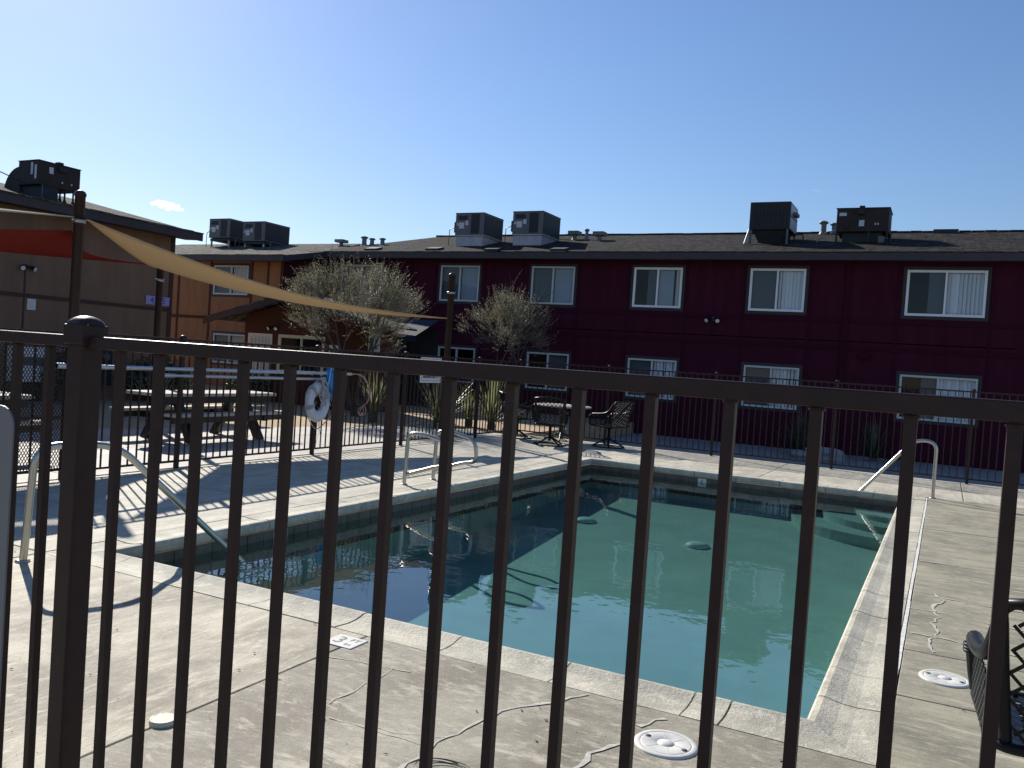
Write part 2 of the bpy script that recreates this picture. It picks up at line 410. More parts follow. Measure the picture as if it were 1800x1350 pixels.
# ------------------------------------------------------------------ the ground
PW0, PW1, PU0, PU1 = 4.20, 13.78, 0.45, 5.40       # pool, inner edge of the coping
CW = .30                                           # coping width
def ring(o, i, z):
    (a0, a1, b0, b1), (c0, c1, d0, d1) = o, i
    m = MB()
    m.quad((a0,b0,z),(a1,b0,z),(a1,d0,z),(a0,d0,z)); m.quad((a0,d1,z),(a1,d1,z),(a1,b1,z),(a0,b1,z))
    m.quad((a0,d0,z),(c0,d0,z),(c0,d1,z),(a0,d1,z)); m.quad((c1,d0,z),(a1,d0,z),(a1,d1,z),(c1,d1,z))
    return m
HOLE = (PW0-CW+.02, PW1+CW-.02, PU0-CW+.02, PU1+CW-.02)
ring((-900, 900, -900, 900), (-3, 17, -8, 8.5), -.44).build('ground', M_GROUND, kind='structure')
deck = ring((-3, 17, -8, 8.5), HOLE, -.03).build('pool_deck', M_FILL, kind='structure')
G_ = .006
def slab(x0, x1, y0, y1, m, base=deck, top=0.0):
    return MB().box(x0+G_, x1-G_, y0+G_, y1-G_, top-.08, top+rnd.uniform(-.0015,.0015)).build('slab', m, base, bevel=.006)
n0, n1, m0, m1 = PW0-CW, PW1+CW, PU0-CW, PU1+CW
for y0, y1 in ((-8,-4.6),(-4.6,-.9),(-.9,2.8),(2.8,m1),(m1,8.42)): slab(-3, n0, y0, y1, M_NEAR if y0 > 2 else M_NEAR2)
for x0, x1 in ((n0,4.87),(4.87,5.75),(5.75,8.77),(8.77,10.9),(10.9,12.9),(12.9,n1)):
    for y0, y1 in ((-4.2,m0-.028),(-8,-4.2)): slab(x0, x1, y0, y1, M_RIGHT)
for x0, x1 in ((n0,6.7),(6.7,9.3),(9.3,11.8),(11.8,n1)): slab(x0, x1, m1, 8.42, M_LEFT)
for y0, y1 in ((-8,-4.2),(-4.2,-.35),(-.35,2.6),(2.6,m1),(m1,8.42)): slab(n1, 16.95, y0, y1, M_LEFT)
# white sealant along the outer edge of the right-hand coping
c = MB(); y = n0
x = 4.2
while x < 13.9:
    x2 = x + rnd.uniform(.25,.5); w = rnd.uniform(.010,.016)
    c.box(x, min(x2, 13.95), m0-.016-w, m0-.006+rnd.uniform(-.002,.002), -.03, .003); x = x2
c.build('sealant_strip', M_CAULK, deck)
def ribbon(pts, w0, name='sealed_crack', mtl=M_CRACK, z=.004, jit=.012):
    m = MB(); P = []
    for a, b in zip(pts[:-1], pts[1:]):
        a, b = Vector((*a, 0)), Vector((*b, 0)); k = max(2, int((b-a).length/.05))
        for i in range(k): P.append(a.lerp(b, i/k))
    P.append(Vector((*pts[-1], 0)))
    L_, R_ = [], []
    for i, p in enumerate(P):
        d = (P[min(i+1, len(P)-1)]-P[max(i-1,0)]).normalized(); s = Vector((-d.y, d.x, 0)); w = w0*rnd.choice((.25,.5,.6,.8,1.0,1.3))*rnd.uniform(.5,1.1)/2
        o = s*rnd.uniform(-jit, jit)
        L_.append(p+o+s*w+Vector((0,0,z))); R_.append(p+o-s*w+Vector((0,0,z)))
    for i in range(len(P)-1): m.quad(L_[i], R_[i], R_[i+1], L_[i+1])
    return m.build(name, mtl, deck)
ribbon([(3.86,1.44),(3.48,1.67),(3.32,1.73),(3.18,1.74),(3.0,1.77),(2.84,1.76),(2.6,1.78)], .024)
ribbon([(3.04,2.38),(3.22,2.38),(3.44,2.38),(3.56,2.39),(3.58,2.30)], .010)
ribbon([(3.50,2.76),(3.53,2.61),(3.57,2.38)], .009)
ribbon([(2.92,2.28),(2.93,2.1),(2.94,2.0),(2.94,1.9),(2.95,1.78)], .010)
ribbon([(2.96,2.05),(2.99,1.92),(3.06,1.77)], .006)
ribbon([(3.66,1.12),(3.82,1.05)], .035); ribbon([(3.45,1.12),(3.28,1.2),(3.1,1.2)], .030)
ribbon([(7.46,-.04),(7.27,-.10),(6.99,-.03),(6.70,-.07),(6.51,-.03),(6.32,-.06),(6.15,-.06),(6.07,-.02),(5.79,-.05)], .026, jit=.014)
ribbon([(7.33,.11),(7.35,-.09),(7.33,-.28),(7.3,-.8)], .02); ribbon([(6.85,.12),(6.85,-.06),(6.80,-.24),(6.7,-.8)], .02)
ribbon([(6.16,.09),(6.15,-.06),(6.13,-.25),(6.0,-.8)], .02)
ribbon([(8.80,.10),(8.80,-.13)], .03, jit=.004); ribbon([(11.55,.10),(11.55,-.13)], .03, jit=.004)

patio = MB().box(-3, 17, 8.55, 8.56, -.05, -.045).build('patio', M_FILL, kind='structure')
edge = lambda w: 12.85 if w < 9 else (12.85-(w-9)*.30)
for x0, x1 in ((-3,2),(2,6.2),(6.2,8.6),(8.6,11.2),(11.2,13.8),(13.8,16.6)):
    for k in range(2):
        a0, a1 = (8.50, 10.4) if k == 0 else (10.4, None)
        e0, e1 = (10.4, 10.4) if k == 0 else (edge(x0), edge(x1))
        m = MB(); g = .006
        m.prism([(x0+g,a0+g,-.09),(x1-g,a0+g,-.09),(x1-g,e1-g,-.09),(x0+g,e0-g,-.09)], (0,0,.085)); m.build('slab', M_PATIO, patio, bevel=.006)
walk = MB().box(16.97, 25.2, -14, 8.5, -.45, -.42).build('walkway', M_FILL, kind='structure')
for y0 in (-14,-11.5,-9,-6.5,-4,-1.5,1,3.5,6):
    for x0, x1 in ((17.02,19.4),(19.4,22.0),(22.0,25.0)): MB().box(x0+G_, x1-G_, y0+G_, y0+2.5-G_, -.45, -.355).build('slab', M_WALK, walk, bevel=.006)
MB().prism([(-3,12.5,-.52),(9,12.86,-.52),(16.6,10.5,-.52),(17.05,8.5,-.52),(25.5,8.5,-.52),(25.5,24,-.52),(16,26,-.52),(-3,26,-.52)], (0,0,.50)).build('planting_bed', M_DIRT, kind='structure')

# ------------------------------------------------------------------ the pool
ZW = -.165
shell = MB()
fz = lambda w: -.83 + max(0, w-6.5)*.045
def shellq():
    m = MB(); ws = [PW0, 6.5, PW1]
    for a, b in zip(ws[:-1], ws[1:]): m.quad((a,PU0,fz(a)),(b,PU0,fz(b)),(b,PU1,fz(b)),(a,PU1,fz(a)))
    t = -.09
    m.quad((PW0,PU0,fz(PW0)),(PW0,PU1,fz(PW0)),(PW0,PU1,t),(PW0,PU0,t)); m.quad((PW1,PU0,fz(PW1)),(PW1,PU1,fz(PW1)),(PW1,PU1,t),(PW1,PU0,t))
    for y in (PU0, PU1):
        for a, b in zip(ws[:-1], ws[1:]): m.quad((a,y,fz(a)),(b,y,fz(b)),(b,y,t),(a,y,t))
    return m
pool = shellq().build('pool_basin', M_PLASTER, kind='structure', recalc=False)
# quarter-round entry steps in the far right corner
for i, (r_, zt) in enumerate(((1.55,-.42),(1.1,-.33),(.66,-.25))):
    pts = [(PW1, PU0, zt)] + [(PW1-r_*math.cos(a), PU0+r_*math.sin(a), zt) for a in [math.pi/2*k/14 for k in range(15)]]
    MB().prism(pts, (0,0,-1.1-zt)).build('entry_step', M_PLASTER, pool)
# grout backing and waterline tiles
for nm, q in (('far', (PW1-.012, PW1-.004, PU0, PU1)), ('left', (PW0, PW1, PU1-.012, PU1-.004)), ('near', (PW0+.004, PW0+.012, PU0, PU1)), ('right', (PW0, PW1, PU0+.004, PU0+.012))):
    MB().box(*q, -.40, -.088).build('grout', M_GROUT, pool)
tm_far = MB().box(-.008, .008, .004, .196, -.076, .076).mesh('tile', M_TILE)
tm_left = MB().box(.004, .196, -.008, .008, -.076, .076).mesh('tile', M_TILE)
for row, z in enumerate((-.168, -.322)):
    k = 0
    while PU0 + .2*(k+1) <= PU1 + .01:
        link('tile', tm_far, pool, loc=(PW1-.012+rnd.uniform(-.002,.002), PU0+.2*k, z)); k += 1
    k = 0
    while PW0 + .2*(k+1) <= PW1 + .01:
        link('tile', tm_left, pool, loc=(PW0+.2*k, PU1-.012+rnd.uniform(-.002,.002), z)); k += 1
# water
m = MB(); m.quad((PW0+.001,PU0+.001,ZW),(PW1-.001,PU0+.001,ZW),(PW1-.001,PU1-.001,ZW),(PW0+.001,PU1-.001,ZW))
water = m.build('water', M_WATER, kind='structure', recalc=False)
# coping stones
PROF = [(0,-.085),(0,-.001),(.05,-.004),(.13,-.010),(.20,-.006),(.25,.004),(.285,.012),(.312,.008),(.326,-.008),(.330,-.035),(.322,-.07),(.300,-.085)]
coping = thing('pool_coping', 'pale precast concrete coping running all round the edge of the pool', 'coping', (PW0, PU0, 0), world=True)
def stone(side, a, b, mitA=False, mitB=False):
    g = .005
    def ends(t):
        ext = CW - t
        return (a+g - (ext if mitA else 0) if not mitA else a+g*.6-ext), (b-g if not mitB else b-g*.6+ext)
    A, B = [], []
    for t, z in PROF:
        e0, e1 = ends(t)
        if side == 'near': A.append((PW0-CW+t, e0, z)); B.append((PW0-CW+t, e1, z))
        if side == 'far': A.append((PW1+CW-t, e0, z)); B.append((PW1+CW-t, e1, z))
        if side == 'right': A.append((e0, PU0-CW+t, z)); B.append((e1, PU0-CW+t, z))
        if side == 'left': A.append((e0, PU1+CW-t, z)); B.append((e1, PU1+CW-t, z))
    dz = rnd.uniform(-.0025,.0025)
    sh = lambda P: [(x,y,z+dz) for x,y,z in P]
    m = MB().loft(sh(A), sh(B)); o = m.build('coping_stone', M_COPE, coping)
    for p in o.data.polygons: p.use_smooth = False
def run(side, cuts):
    for i, (a, b) in enumerate(zip(cuts[:-1], cuts[1:])): stone(side, a, b, i == 0, i == len(cuts)-2)
run('near', [PU0,.82,1.00,1.68,2.36,3.04,3.71,4.39,5.12,PU1])
run('right', [PW0,4.56,5.08,5.77,6.44,7.12,7.80,8.51,9.26,9.82,10.5,11.2,11.9,12.6,13.3,PW1])
run('left', [PW0]+[PW0+.3+.68*i for i in range(14)][:]+[PW1] if PW0+.3+.68*13 < PW1-.2 else [PW0]+[PW0+.3+.68*i for i in range(13)]+[PW1])
run('far', [PU0]+[PU0+.4+.68*i for i in range(7)]+[PU1])

# ------------------------------------------------------------------ text helper
def text(s, size, mtl, parent, mw, name='lettering', extrude=.001, align='CENTER'):
    cu = bpy.data.curves.new(name, 'FONT'); cu.body = s; cu.size = size; cu.extrude = extrude; cu.align_x = align; cu.align_y = 'CENTER'; cu.resolution_u = 3
    tmp = bpy.data.objects.new('tmp', cu); COL.objects.link(tmp)
    dg = bpy.context.evaluated_depsgraph_get()
    me = bpy.data.meshes.new_from_object(tmp.evaluated_get(dg)); bpy.data.objects.remove(tmp)
    me.transform(mw); me.materials.clear(); me.materials.append(mtl)
    root = parent
    while root.parent is not None: root = root.parent
    me.transform(Matrix.Translation(-OFF.get(root.name, Vector())))
    return link(name, me, parent)
def frame(origin, ex, ey):
    ex, ey = Vector(ex).normalized(), Vector(ey).normalized(); ez = ex.cross(ey)
    m = Matrix((ex, ey, ez)).transposed().to_4x4(); m.translation = Vector(origin); return m
WALLW = lambda w, u, z: frame((w, u, z), (0,-1,0), (0,0,1))     # a wall that looks along -w: text runs towards -u
WALLU = lambda w, u, z: frame((w, u, z), (1,0,0), (0,0,1))      # a wall that looks along -u: text runs towards +w

# ------------------------------------------------------------------ fences
def rect_tube(s): return MB().box(-s/2, s/2, -s/2, s/2, 0, 1)
def cap_mb(s):
    m = MB(); h = s/2+.006
    m.box(-h, h, -h, h, -.032, .010)
    rings = [(h,.010,0),(h*.985,.0135,.1),(h*.90,.0185,.25),(h*.70,.0240,.5),(h*.40,.0280,.8),(.001,.0295,1)]
    vs = []; fs = []
    for r_, z, rd in rings:
        for k in range(16):
            a = 2*math.pi*k/16+math.pi/16; ca, sa = math.cos(a), math.sin(a); q = max(abs(ca), abs(sa)); f = (1-rd)*min(1/q, 1.33)+rd
            vs.append((r_*ca*f, r_*sa*f, z))
    for i in range(len(rings)-1):
        for k in range(16): fs.append((i*16+k, i*16+(k+1) % 16, (i+1)*16+(k+1) % 16, (i+1)*16+k))
    m.add(vs, fs, True); return m
def fence(name, label, axis, const, a, b, posts, step, post_s, pick_s, rail_s, ztop, phase, group=None, ground=0.0, skip=None):
    loc = (const, a, 0) if axis == 'u' else (a, const, 0)
    t = thing(name, label, 'fence', loc, 0, group)
    P = lambda s, z: (0, s-a, z) if axis == 'u' else (s-a, 0, z)
    segs = sorted(posts); ends = [a]+segs+[b]
    for z0, z1, nm in ((ztop-rail_s, ztop, 'top_rail'), (.075, .075+rail_s, 'bottom_rail')):
        for s0, s1 in zip(ends[:-1], ends[1:]):
            if s1-s0 < .1: continue
            p, q = P(s0+post_s/2+.001, (z0+z1)/2), P(s1-post_s/2-.001, (z0+z1)/2)
            m = MB().bar(p, q, rail_s, z1-z0); me = m.mesh(nm, M_FENCE); fixn(me); link(nm, me, t, bevel=.0025 if post_s > .045 else 0)
    pm = rect_tube(post_s); pm.v = [(x,y,z*(ztop-.015)) for x,y,z in pm.v]; pme = pm.mesh('post', M_FENCE); fixn(pme); cme = cap_mb(post_s).mesh('cap', M_FENCE)
    for s in segs:
        o = link('post', pme, t, loc=P(s, ground), bevel=.004); link('cap', cme, o, loc=(0,0,ztop+.013), bevel=.003)
    km = MB().box(-pick_s/2, pick_s/2, -pick_s/2, pick_s/2, .075+rail_s, ztop-rail_s); kme = km.mesh('picket', M_FENCE); fixn(kme)
    k0 = math.ceil((a-phase)/step); k = k0
    while phase+k*step < b:
        s = phase+k*step
        if all(abs(s-q) > post_s*.8 for q in segs) and not (skip and skip(s)): link('picket', kme, t, loc=P(s, 0))
        k += 1
    return t
near = fence('picket_fence', 'near brown metal picket fence right in front, its post cap standing above the rail', 'u', 1.175, -1.9, 4.4, [-.655,1.614,3.88], .1127, .050, .0160, .0262, 1.594, 1.614, 'metal fences round the pool')
fence('picket_fence', 'long brown metal fence on the far left with life ring and poles hung on it', 'w', 8.42, 5.98, 16.78, [7.46,9.99,12.33,14.97], .118, .050, .016, .026, 1.612, 7.46, 'metal fences round the pool')
fence('picket_fence', 'far brown metal fence between the pool deck and the maroon building', 'u', 16.84, -4.6, 8.42, [8.42,6.33,4.06,1.80,-.44,-2.7], .118, .050, .016, .026, 1.628, 6.33, 'metal fences round the pool')
wm = MB()
for sx in (-1,1): wm.tube([(-.006,.0085*sx,-.001),(0,.0092*sx,-.003),(.006,.0085*sx,-.001)], [.001,.0024,.001], 6)
wm.tube([(-.0085,-.007,-.001),(-.009,0,-.0025),(-.0085,.007,-.001)], [.001,.0022,.001], 6)
wme = wm.mesh('weld_bead', M_FENCE); kk = 0
for c_ in list(near.children):
    if c_.name.startswith('picket'): o_ = link('weld_bead', wme, c_, loc=(0,0,1.594-.0262+rnd.uniform(-.001,.001))); o_['kind'] = 'stuff'
# mesh gate on the far left
gt = thing('mesh_gate', 'dark gate filled with diamond metal mesh at the left edge', 'gate', (4.9, 8.42, 0), world=True)
m = MB()
for x in (4.62, 5.93): m.box(x-.025, x+.025, 8.395, 8.445, 0, 1.62)
m.build('gate_post', M_FENCE, gt, bevel=.004)
for z in (.10, .66, 1.56): MB().box(4.65, 5.90, 8.405, 8.435, z, z+.035).build('gate_rail', M_FENCE, gt)
m = MB(); cell = .034
X0, X1, Z0, Z1 = 4.65, 5.90, .135, 1.56
def clipline(c, sgn):
    pts = []
    for x in (X0, X1):
        z = c + sgn*(x-X0)*1.7
        if Z0 <= z <= Z1: pts.append((x, z))
    for z in (Z0, Z1):
        x = X0 + (z-c)/(sgn*1.7)
        if X0 < x < X1: pts.append((x, z))
    return pts[:2] if len(pts) >= 2 else None
for sgn in (1,-1):
    c = Z0-3
    while c < Z1+3:
        q = clipline(c, sgn)
        if q: m.bar((q[0][0],8.42+.003*sgn,q[0][1]), (q[1][0],8.42+.003*sgn,q[1][1]), .004, .009, (0,1,0))
        c += cell*1.7
m.build('wire_mesh', M_FENCE, gt, kind='stuff')
for x in (4.95,5.27,5.58): MB().box(x-.008, x+.008, 8.44, 8.456, .1, 1.56).build('gate_bar', M_FENCE, gt)
# plate hung on the near fence, seen from behind
m = MB(); pl = []
for cx, cz, a0 in ((1.76,1.385,90),(2.30,1.385,0),(2.30,.80,-90),(1.76,.80,180)):
    for k in range(7): a = R(a0+90*k/6); pl.append((1.135, cx+(.035*math.cos(a)), cz+.035*math.sin(a)))
pl2 = []
for cx, cz, a0 in ((2.36,1.385,0),(1.828,1.385,90),(1.828,.76,180),(2.36,.76,270)):
    for k in range(7): a = R(a0+90*k/6); pl2.append((1.140, cx+.045*math.cos(a), cz+.045*math.sin(a)))
tag(MB().prism(pl2, (-.004,0,0)).build('sign_plate', M_SIGNB), 'grey rounded plate hung on the near fence at the left edge', 'sign')

# ------------------------------------------------------------------ windows and buildings
def wall_holes(w, u0, u1, z0, z1, holes, th=.14):
    """a wall looking along -w with rectangular openings and their reveals"""
    m = MB(); us = sorted({u0, u1, *[h[0] for h in holes], *[h[1] for h in holes]}); zs = sorted({z0, z1, *[h[2] for h in holes], *[h[3] for h in holes]})
    for a, b in zip(us[:-1], us[1:]):
        for c, d in zip(zs[:-1], zs[1:]):
            cu, cz = (a+b)/2, (c+d)/2
            if any(h[0] < cu < h[1] and h[2] < cz < h[3] for h in holes): continue
            m.quad((w,a,c),(w,b,c),(w,b,d),(w,a,d))
    for a, b, c, d in holes:
        m.quad((w,a,c),(w+th,a,c),(w+th,a,d),(w,a,d)); m.quad((w,b,c),(w+th,b,c),(w+th,b,d),(w,b,d))
        m.quad((w,a,c),(w+th,a,c),(w+th,b,c),(w,b,c)); m.quad((w,a,d),(w+th,a,d),(w+th,b,d),(w,b,d))
    return m
def window(bld, w, u0, u1, z0, z1, left='dark', right='blind', casing=True, fw=.045, seed=0, frame_mat=None):
    fm = frame_mat or M_ALWIN
    r_ = random.Random(seed); d0, d1 = w-.018, w+.03
    um = (u0+u1)/2
    f = MB()
    f.box(d0, d1, u0, u0+fw, z0, z1); f.box(d0, d1, u1-fw, u1, z0, z1)
    f.box(d0-.004, d1, u0+fw, u1-fw, z1-fw, z1); f.box(d0-.010, d1, u0+fw, u1-fw, z0, z0+fw)
    win = f.build('window', fm, bld)
    MB().box(d0+.004, d1+.012, um-.022, um+.022, z0+fw, z1-fw).build('meeting_stile', fm, win)
    if casing:
        k = .075; cs = MB()
        cs.box(w-.012, w+.001, u0-k, u0-.002, z0-k, z1+k); cs.box(w-.012, w+.001, u1+.002, u1+k, z0-k, z1+k)
        cs.box(w-.011, w+.001, u0, u1, z1+.002, z1+k); cs.box(w-.011, w+.001, u0, u1, z0-k, z0-.002)
        cs.build('casing', M_WTRIM, win)
    MB().box(w+.018, w+.024, um+.02, u1-fw, z0+fw, z1-fw).build('pane', M_GLASS, win)
    MB().box(w+.030, w+.036, u0+fw, um-.02, z0+fw, z1-fw).build('pane', M_GLASS, win)
    for style, a, b in ((left, um+.02, u1-fw), (right, u0+fw, um-.02)):   # +u is the left half seen from the pool
        if style == 'blind':
            n = int((b-a)/.075); m = MB(); skip = set()
            for i in range(n):
                y = a+(i+.5)*(b-a)/n; tw = r_.uniform(-.25,.25)+.35; h = .042
                m.obox((w+.085, y, (z0+z1)/2), (h*math.sin(tw), h*math.cos(tw), 0), (-.001*math.cos(tw), .001*math.sin(tw), 0), (0,0,(z1-z0)/2-fw))
            m.build('vertical_blind', M_BLIND, win)
        elif style == 'curtain':
            m = MB(); n = 40; P = []
            for i in range(n+1):
                y = a+(b-a)*i/n; P.append((w+.10+.018*math.sin(i*1.15+seed)+.008*math.sin(i*.43), y))
            for (x1,y1),(x2,y2) in zip(P[:-1], P[1:]): m.quad((x1,y1,z0),(x2,y2,z0),(x2,y2,z1),(x1,y1,z1))
            m.build('curtain', M_CURT, win, recalc=False)
        elif style == 'grey':
            MB().box(w+.07, w+.075, a, b, z0, z1).build('shade_screen', M_GREYBL, win)
        elif style == 'greycurt':
            MB().box(w+.09, w+.095, a, b, z0, z1).build('shade_screen', M_GREYLT, win)
        elif style == 'half':
            MB().box(w+.09, w+.095, a+(b-a)*.32, b, z0, z1).build('shade_screen', M_GREYLT, win)
            MB().box(w+.08, w+.085, a, a+(b-a)*.22, z0, z1).build('curtain', M_CURT, win)
        elif style == 'part':
            MB().box(w+.07, w+.075, a, a+(b-a)*.45, z0, z1).build('shade_screen', M_GREYBL, win)
    return win

W_R = 21.4
red = thing('apartment_building', 'long two storey maroon building with a grey shingle roof behind the pool', 'building', (W_R, 8, 0), world=True)
UP = [(15.71,17.28),(12.24,13.56),(9.24,10.55),(6.23,7.54),(3.19,4.51),(-.645,.97)]
LO = [(12.22,13.48),(9.25,10.53),(6.22,7.54),(3.18,4.50),(-.62,.96)]
ZU = (3.265, 4.31); ZL = (.895, 1.91)
holes = [(a,b,*ZU) for a,b in UP]+[(a,b,*ZL) for a,b in LO]
wall_holes(W_R, -1.95, 18.0, -.06, 4.60, holes).build('wall', M_RED, red, recalc=False)
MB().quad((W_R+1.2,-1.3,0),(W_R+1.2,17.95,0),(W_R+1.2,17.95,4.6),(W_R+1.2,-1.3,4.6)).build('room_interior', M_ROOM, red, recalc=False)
m = MB(); m.box(W_R, 30.5, -1.96, -1.95, -.06, 5.3); m.box(W_R, W_R+1.2, -1.3, 17.9, 2.6, 2.62); m.build('end_wall', M_RED, red)
st_u = ['grey','grey','grey','part','grey','part']; st_r = ['curtain','none','none','grey','blind','blind']
for i, (a,b) in enumerate(UP): window(red, W_R, a, b, *ZU, left=['grey','grey','grey','part','grey','part'][i], right=['grey','greycurt','greycurt','half','blind','blind'][i], seed=i, fw=.055 if i > 2 else .045, frame_mat=M_WHITEFR if i > 2 else None)
for i, (a,b) in enumerate(LO): window(red, W_R, a, b, *ZL, left=['none','none','grey','grey','part'][i], right=['none','grey','blind','blind','blind'][i], seed=20+i)
# battens and belts on the siding
for z in (3.10, 2.46): MB().box(W_R-.022, W_R, -1.95, 18.0, z-.05, z+.05).build('belt_board', M_REDTRIM, red)
def segs_avoid(u, z0, z1):
    blk = sorted([(h[2]-.08, h[3]+.08) for h in holes if h[0]-.08 < u < h[1]+.08] + [(3.05,3.15),(2.41,2.51)]); out = []; z = z0
    for a, b in blk:
        if a > z+.02: out.append((z, a))
        z = max(z, b)
    if z < z1: out.append((z, z1))
    return out
for u in (16.9,15.55,14.6,13.75,12.05,10.85,9.1,7.68,6.10,4.64,3.05,2.15,1.12,-.78):
    for a, b in segs_avoid(u, 0, 4.5): MB().box(W_R-.016, W_R, u-.03, u+.03, a+.002, b-.002).build('batten', M_REDTRIM, red)
# roof
RZ = lambda w: 4.64+.263*(w-20.9)
rf = MB()
rf.add([(20.9,-2.3,4.64),(20.9,18.3,4.64),(25.5,16.3,RZ(25.5)),(25.5,-1.8,RZ(25.5))], [(0,1,2,3)])
rf.add([(20.9,18.3,4.64),(25.5,18.4,5.62),(25.5,16.3,RZ(25.5))], [(0,1,2)])
rf.add([(25.5,-1.8,RZ(25.5)),(25.5,16.3,RZ(25.5)),(25.5,18.4,5.62),(30.2,18.4,4.6),(30.2,-1.8,4.6)], [(0,1,2,3,4)])
rf.build('roof', M_ROOF, red, recalc=False)
m = MB(); x = -1.8
while x < 18.2:
    x2 = x+rnd.uniform(.28,.34); dz = rnd.uniform(0,.010)
    m.box(20.875, 21.02, x+.003, x2-.003, 4.633, 4.652+dz); x = x2
m.build('starter_shingle_edge', M_ROOF, red, kind='stuff')
m = MB(); y = -1.8
while y < 16.2:
    y2 = y+rnd.uniform(.26,.32); m.box(25.42, 25.58, y+.004, y2-.004, RZ(25.5)-.02, RZ(25.5)+.028+rnd.uniform(0,.012)); y = y2
m.build('ridge_shingles', M_ROOF, red, kind='stuff')
MB().box(20.88, 20.92, -1.8, 17.62, 4.46, 4.630).build('fascia', M_FASCIA, red)
MB().quad((20.9,-1.8,4.47),(W_R+.02,-1.8,4.50),(W_R+.02,18.2,4.50),(20.9,18.2,4.47)).build('soffit', M_FASCIA, red)
m = MB(); m.prism([(20.9,-1.80,4.46),(25.5,-1.80,RZ(25.5)-.18),(25.5,-1.80,RZ(25.5)-.01),(20.9,-1.80,4.63)], (0,-.03,0)); m.build('rake_board', M_FASCIA, red)
for w_, u_ in ((21.16,11.81),(21.17,9.73),(21.31,16.16),(21.31,13.9)):
    m = MB(); z = RZ(w_); m.prism([(w_,u_-.22,z-.02),(w_,u_+.22,z-.02),(w_,u_+.22,z+.06),(w_,u_-.22,z+.06)], (.35,0,.09)); m.build('low_roof_vent', M_WTRIM, red)
def ventpipe(bld, w, u, z, h, r_=.06, flat=False):
    m = MB().lathe([(r_,-.1),(r_,h*.8)], (w,u,z), 12)
    if flat: m.box(w-.16, w+.16, u-.17, u+.17, z+h*.55, z+h)
    else: m.lathe([(.001,h*.78),(r_*1.55,h*.78),(r_*1.55,h*.92),(r_*.6,h),(.001,h)], (w,u,z), 12)
    m.lathe([(r_*1.6,-.02),(r_*1.1,.06)], (w,u,z), 12)
    return m.build('vent_pipe', M_VENT, bld)
for w_, u_, h, r_, fl in ((24.42,11.25,.30,.05,0),(24.2,10.55,.20,.06,1),(24.2,10.15,.28,.05,0),(23.9,9.60,.20,.06,1),(25.3,3.40,.32,.08,0),(25.3,3.10,.26,.08,0),(22.96,17.66,.26,.08,0),(22.95,17.33,.20,.07,0),(22.94,16.9,.20,.07,0),(22.81,18.5,.16,.06,1)):
    ventpipe(red, w_, u_, RZ(w_)-(0 if u_ < 16 else .03), h+.05, r_, fl)
MB().box(25.2, 25.5, .0, .6, RZ(25.3)-.05, RZ(25.4)+.06).build('ridge_vent', M_WTRIM, red)
MB().tube([(W_R-.03,2.30,4.45),(W_R-.03,2.27,3.6),(W_R-.03,2.30,2.9),(W_R-.03,2.26,.1)], .018, 6).build('conduit', M_REDTRIM, red)
MB().box(W_R-.10, W_R, 1.62, 1.86, 2.2, 2.36).build('wall_box', M_REDTRIM, red, bevel=.01)

def floodlight(parent, w, u, z, ax='w', mat_=M_BLACK):
    m = MB(); f = (lambda a,b,c: (w-a, u+b, z+c)) if ax == 'w' else (lambda a,b,c: (w+b, u-a, z+c))
    m.tube([f(0,0,0), f(.05,0,0)], .055, 10)
    for s in (-1,1): m.tube([f(.05,.02*s,0), f(.09,.10*s,-.01), f(.17,.14*s,-.05)], [.02,.045,.058], 10)
    o = m.build('floodlight', mat_, parent)
    l = MB()
    for s in (-1,1): l.tube([f(.170,.14*s,-.05), f(.176,.142*s,-.053)], .050, 10)
    l.build('lens', M_BULB, o)
    return o
floodlight(red, W_R, 5.35, 3.02)

# ---------------- orange wing
W_O = 19.55
wing = thing('apartment_wing', 'rust orange two storey wing with pale shingle roof left of the maroon building', 'building', (W_O, 20, 0), world=True)
h2 = [(19.38,20.84,3.10,4.01),(19.36,20.72,.95,1.87)]
wall_holes(W_O, 18.0, 26, -.06, 4.35, h2).build('wall', M_ORANGE, wing, recalc=False)
m = MB(); m.quad((W_O,18.0,-.06),(W_R+.2,18.0,-.06),(W_R+.2,18.0,4.5),(W_O,18.0,4.3)); m.build('return_wall', M_RED, wing, recalc=False)
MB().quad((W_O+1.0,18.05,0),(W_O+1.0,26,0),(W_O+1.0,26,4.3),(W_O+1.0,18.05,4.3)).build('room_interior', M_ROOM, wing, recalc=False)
window(wing, W_O, *h2[0], left='grey', right='curtain', seed=41); window(wing, W_O, *h2[1], left='grey', right='curtain', seed=42)
for z in (2.36,): MB().box(W_O-.02, W_O, 18.0, 26, z-.045, z+.045).build('belt_board', M_ORTRIM, wing)
for u in (18.05, 18.58, 19.24, 20.98, 22.4, 23.8):
    for a, b in ((0,2.31),(2.41,4.30)): MB().box(W_O-.016, W_O, u-.035, u+.035, a, b).build('batten', M_ORTRIM, wing)
WZ = lambda w: 4.27+.23*(w-19.05)
rf = MB()
rf.add([(19.05,17.55,4.27),(19.05,27,4.27),(23.6,27,WZ(23.6)),(23.6,18.2,WZ(23.6)),(20.95,17.55,4.66)], [(0,1,2,3,4)])
rf.add([(23.6,27,WZ(23.6)),(23.6,18.2,WZ(23.6)),(28,18.2,4.3),(28,27,4.3)], [(0,1,2,3)])
rf.build('roof', M_ROOF2, wing, recalc=False)
MB().box(19.03, 19.07, 17.55, 27, 4.10, 4.262).build('fascia', M_FASCIA, wing)
m = MB(); m.prism([(19.05,17.55,4.10),(20.88,17.55,4.46),(20.88,17.55,4.64),(19.05,17.55,4.262)], (0,.03,0)); m.build('rake_board', M_FASCIA, wing)
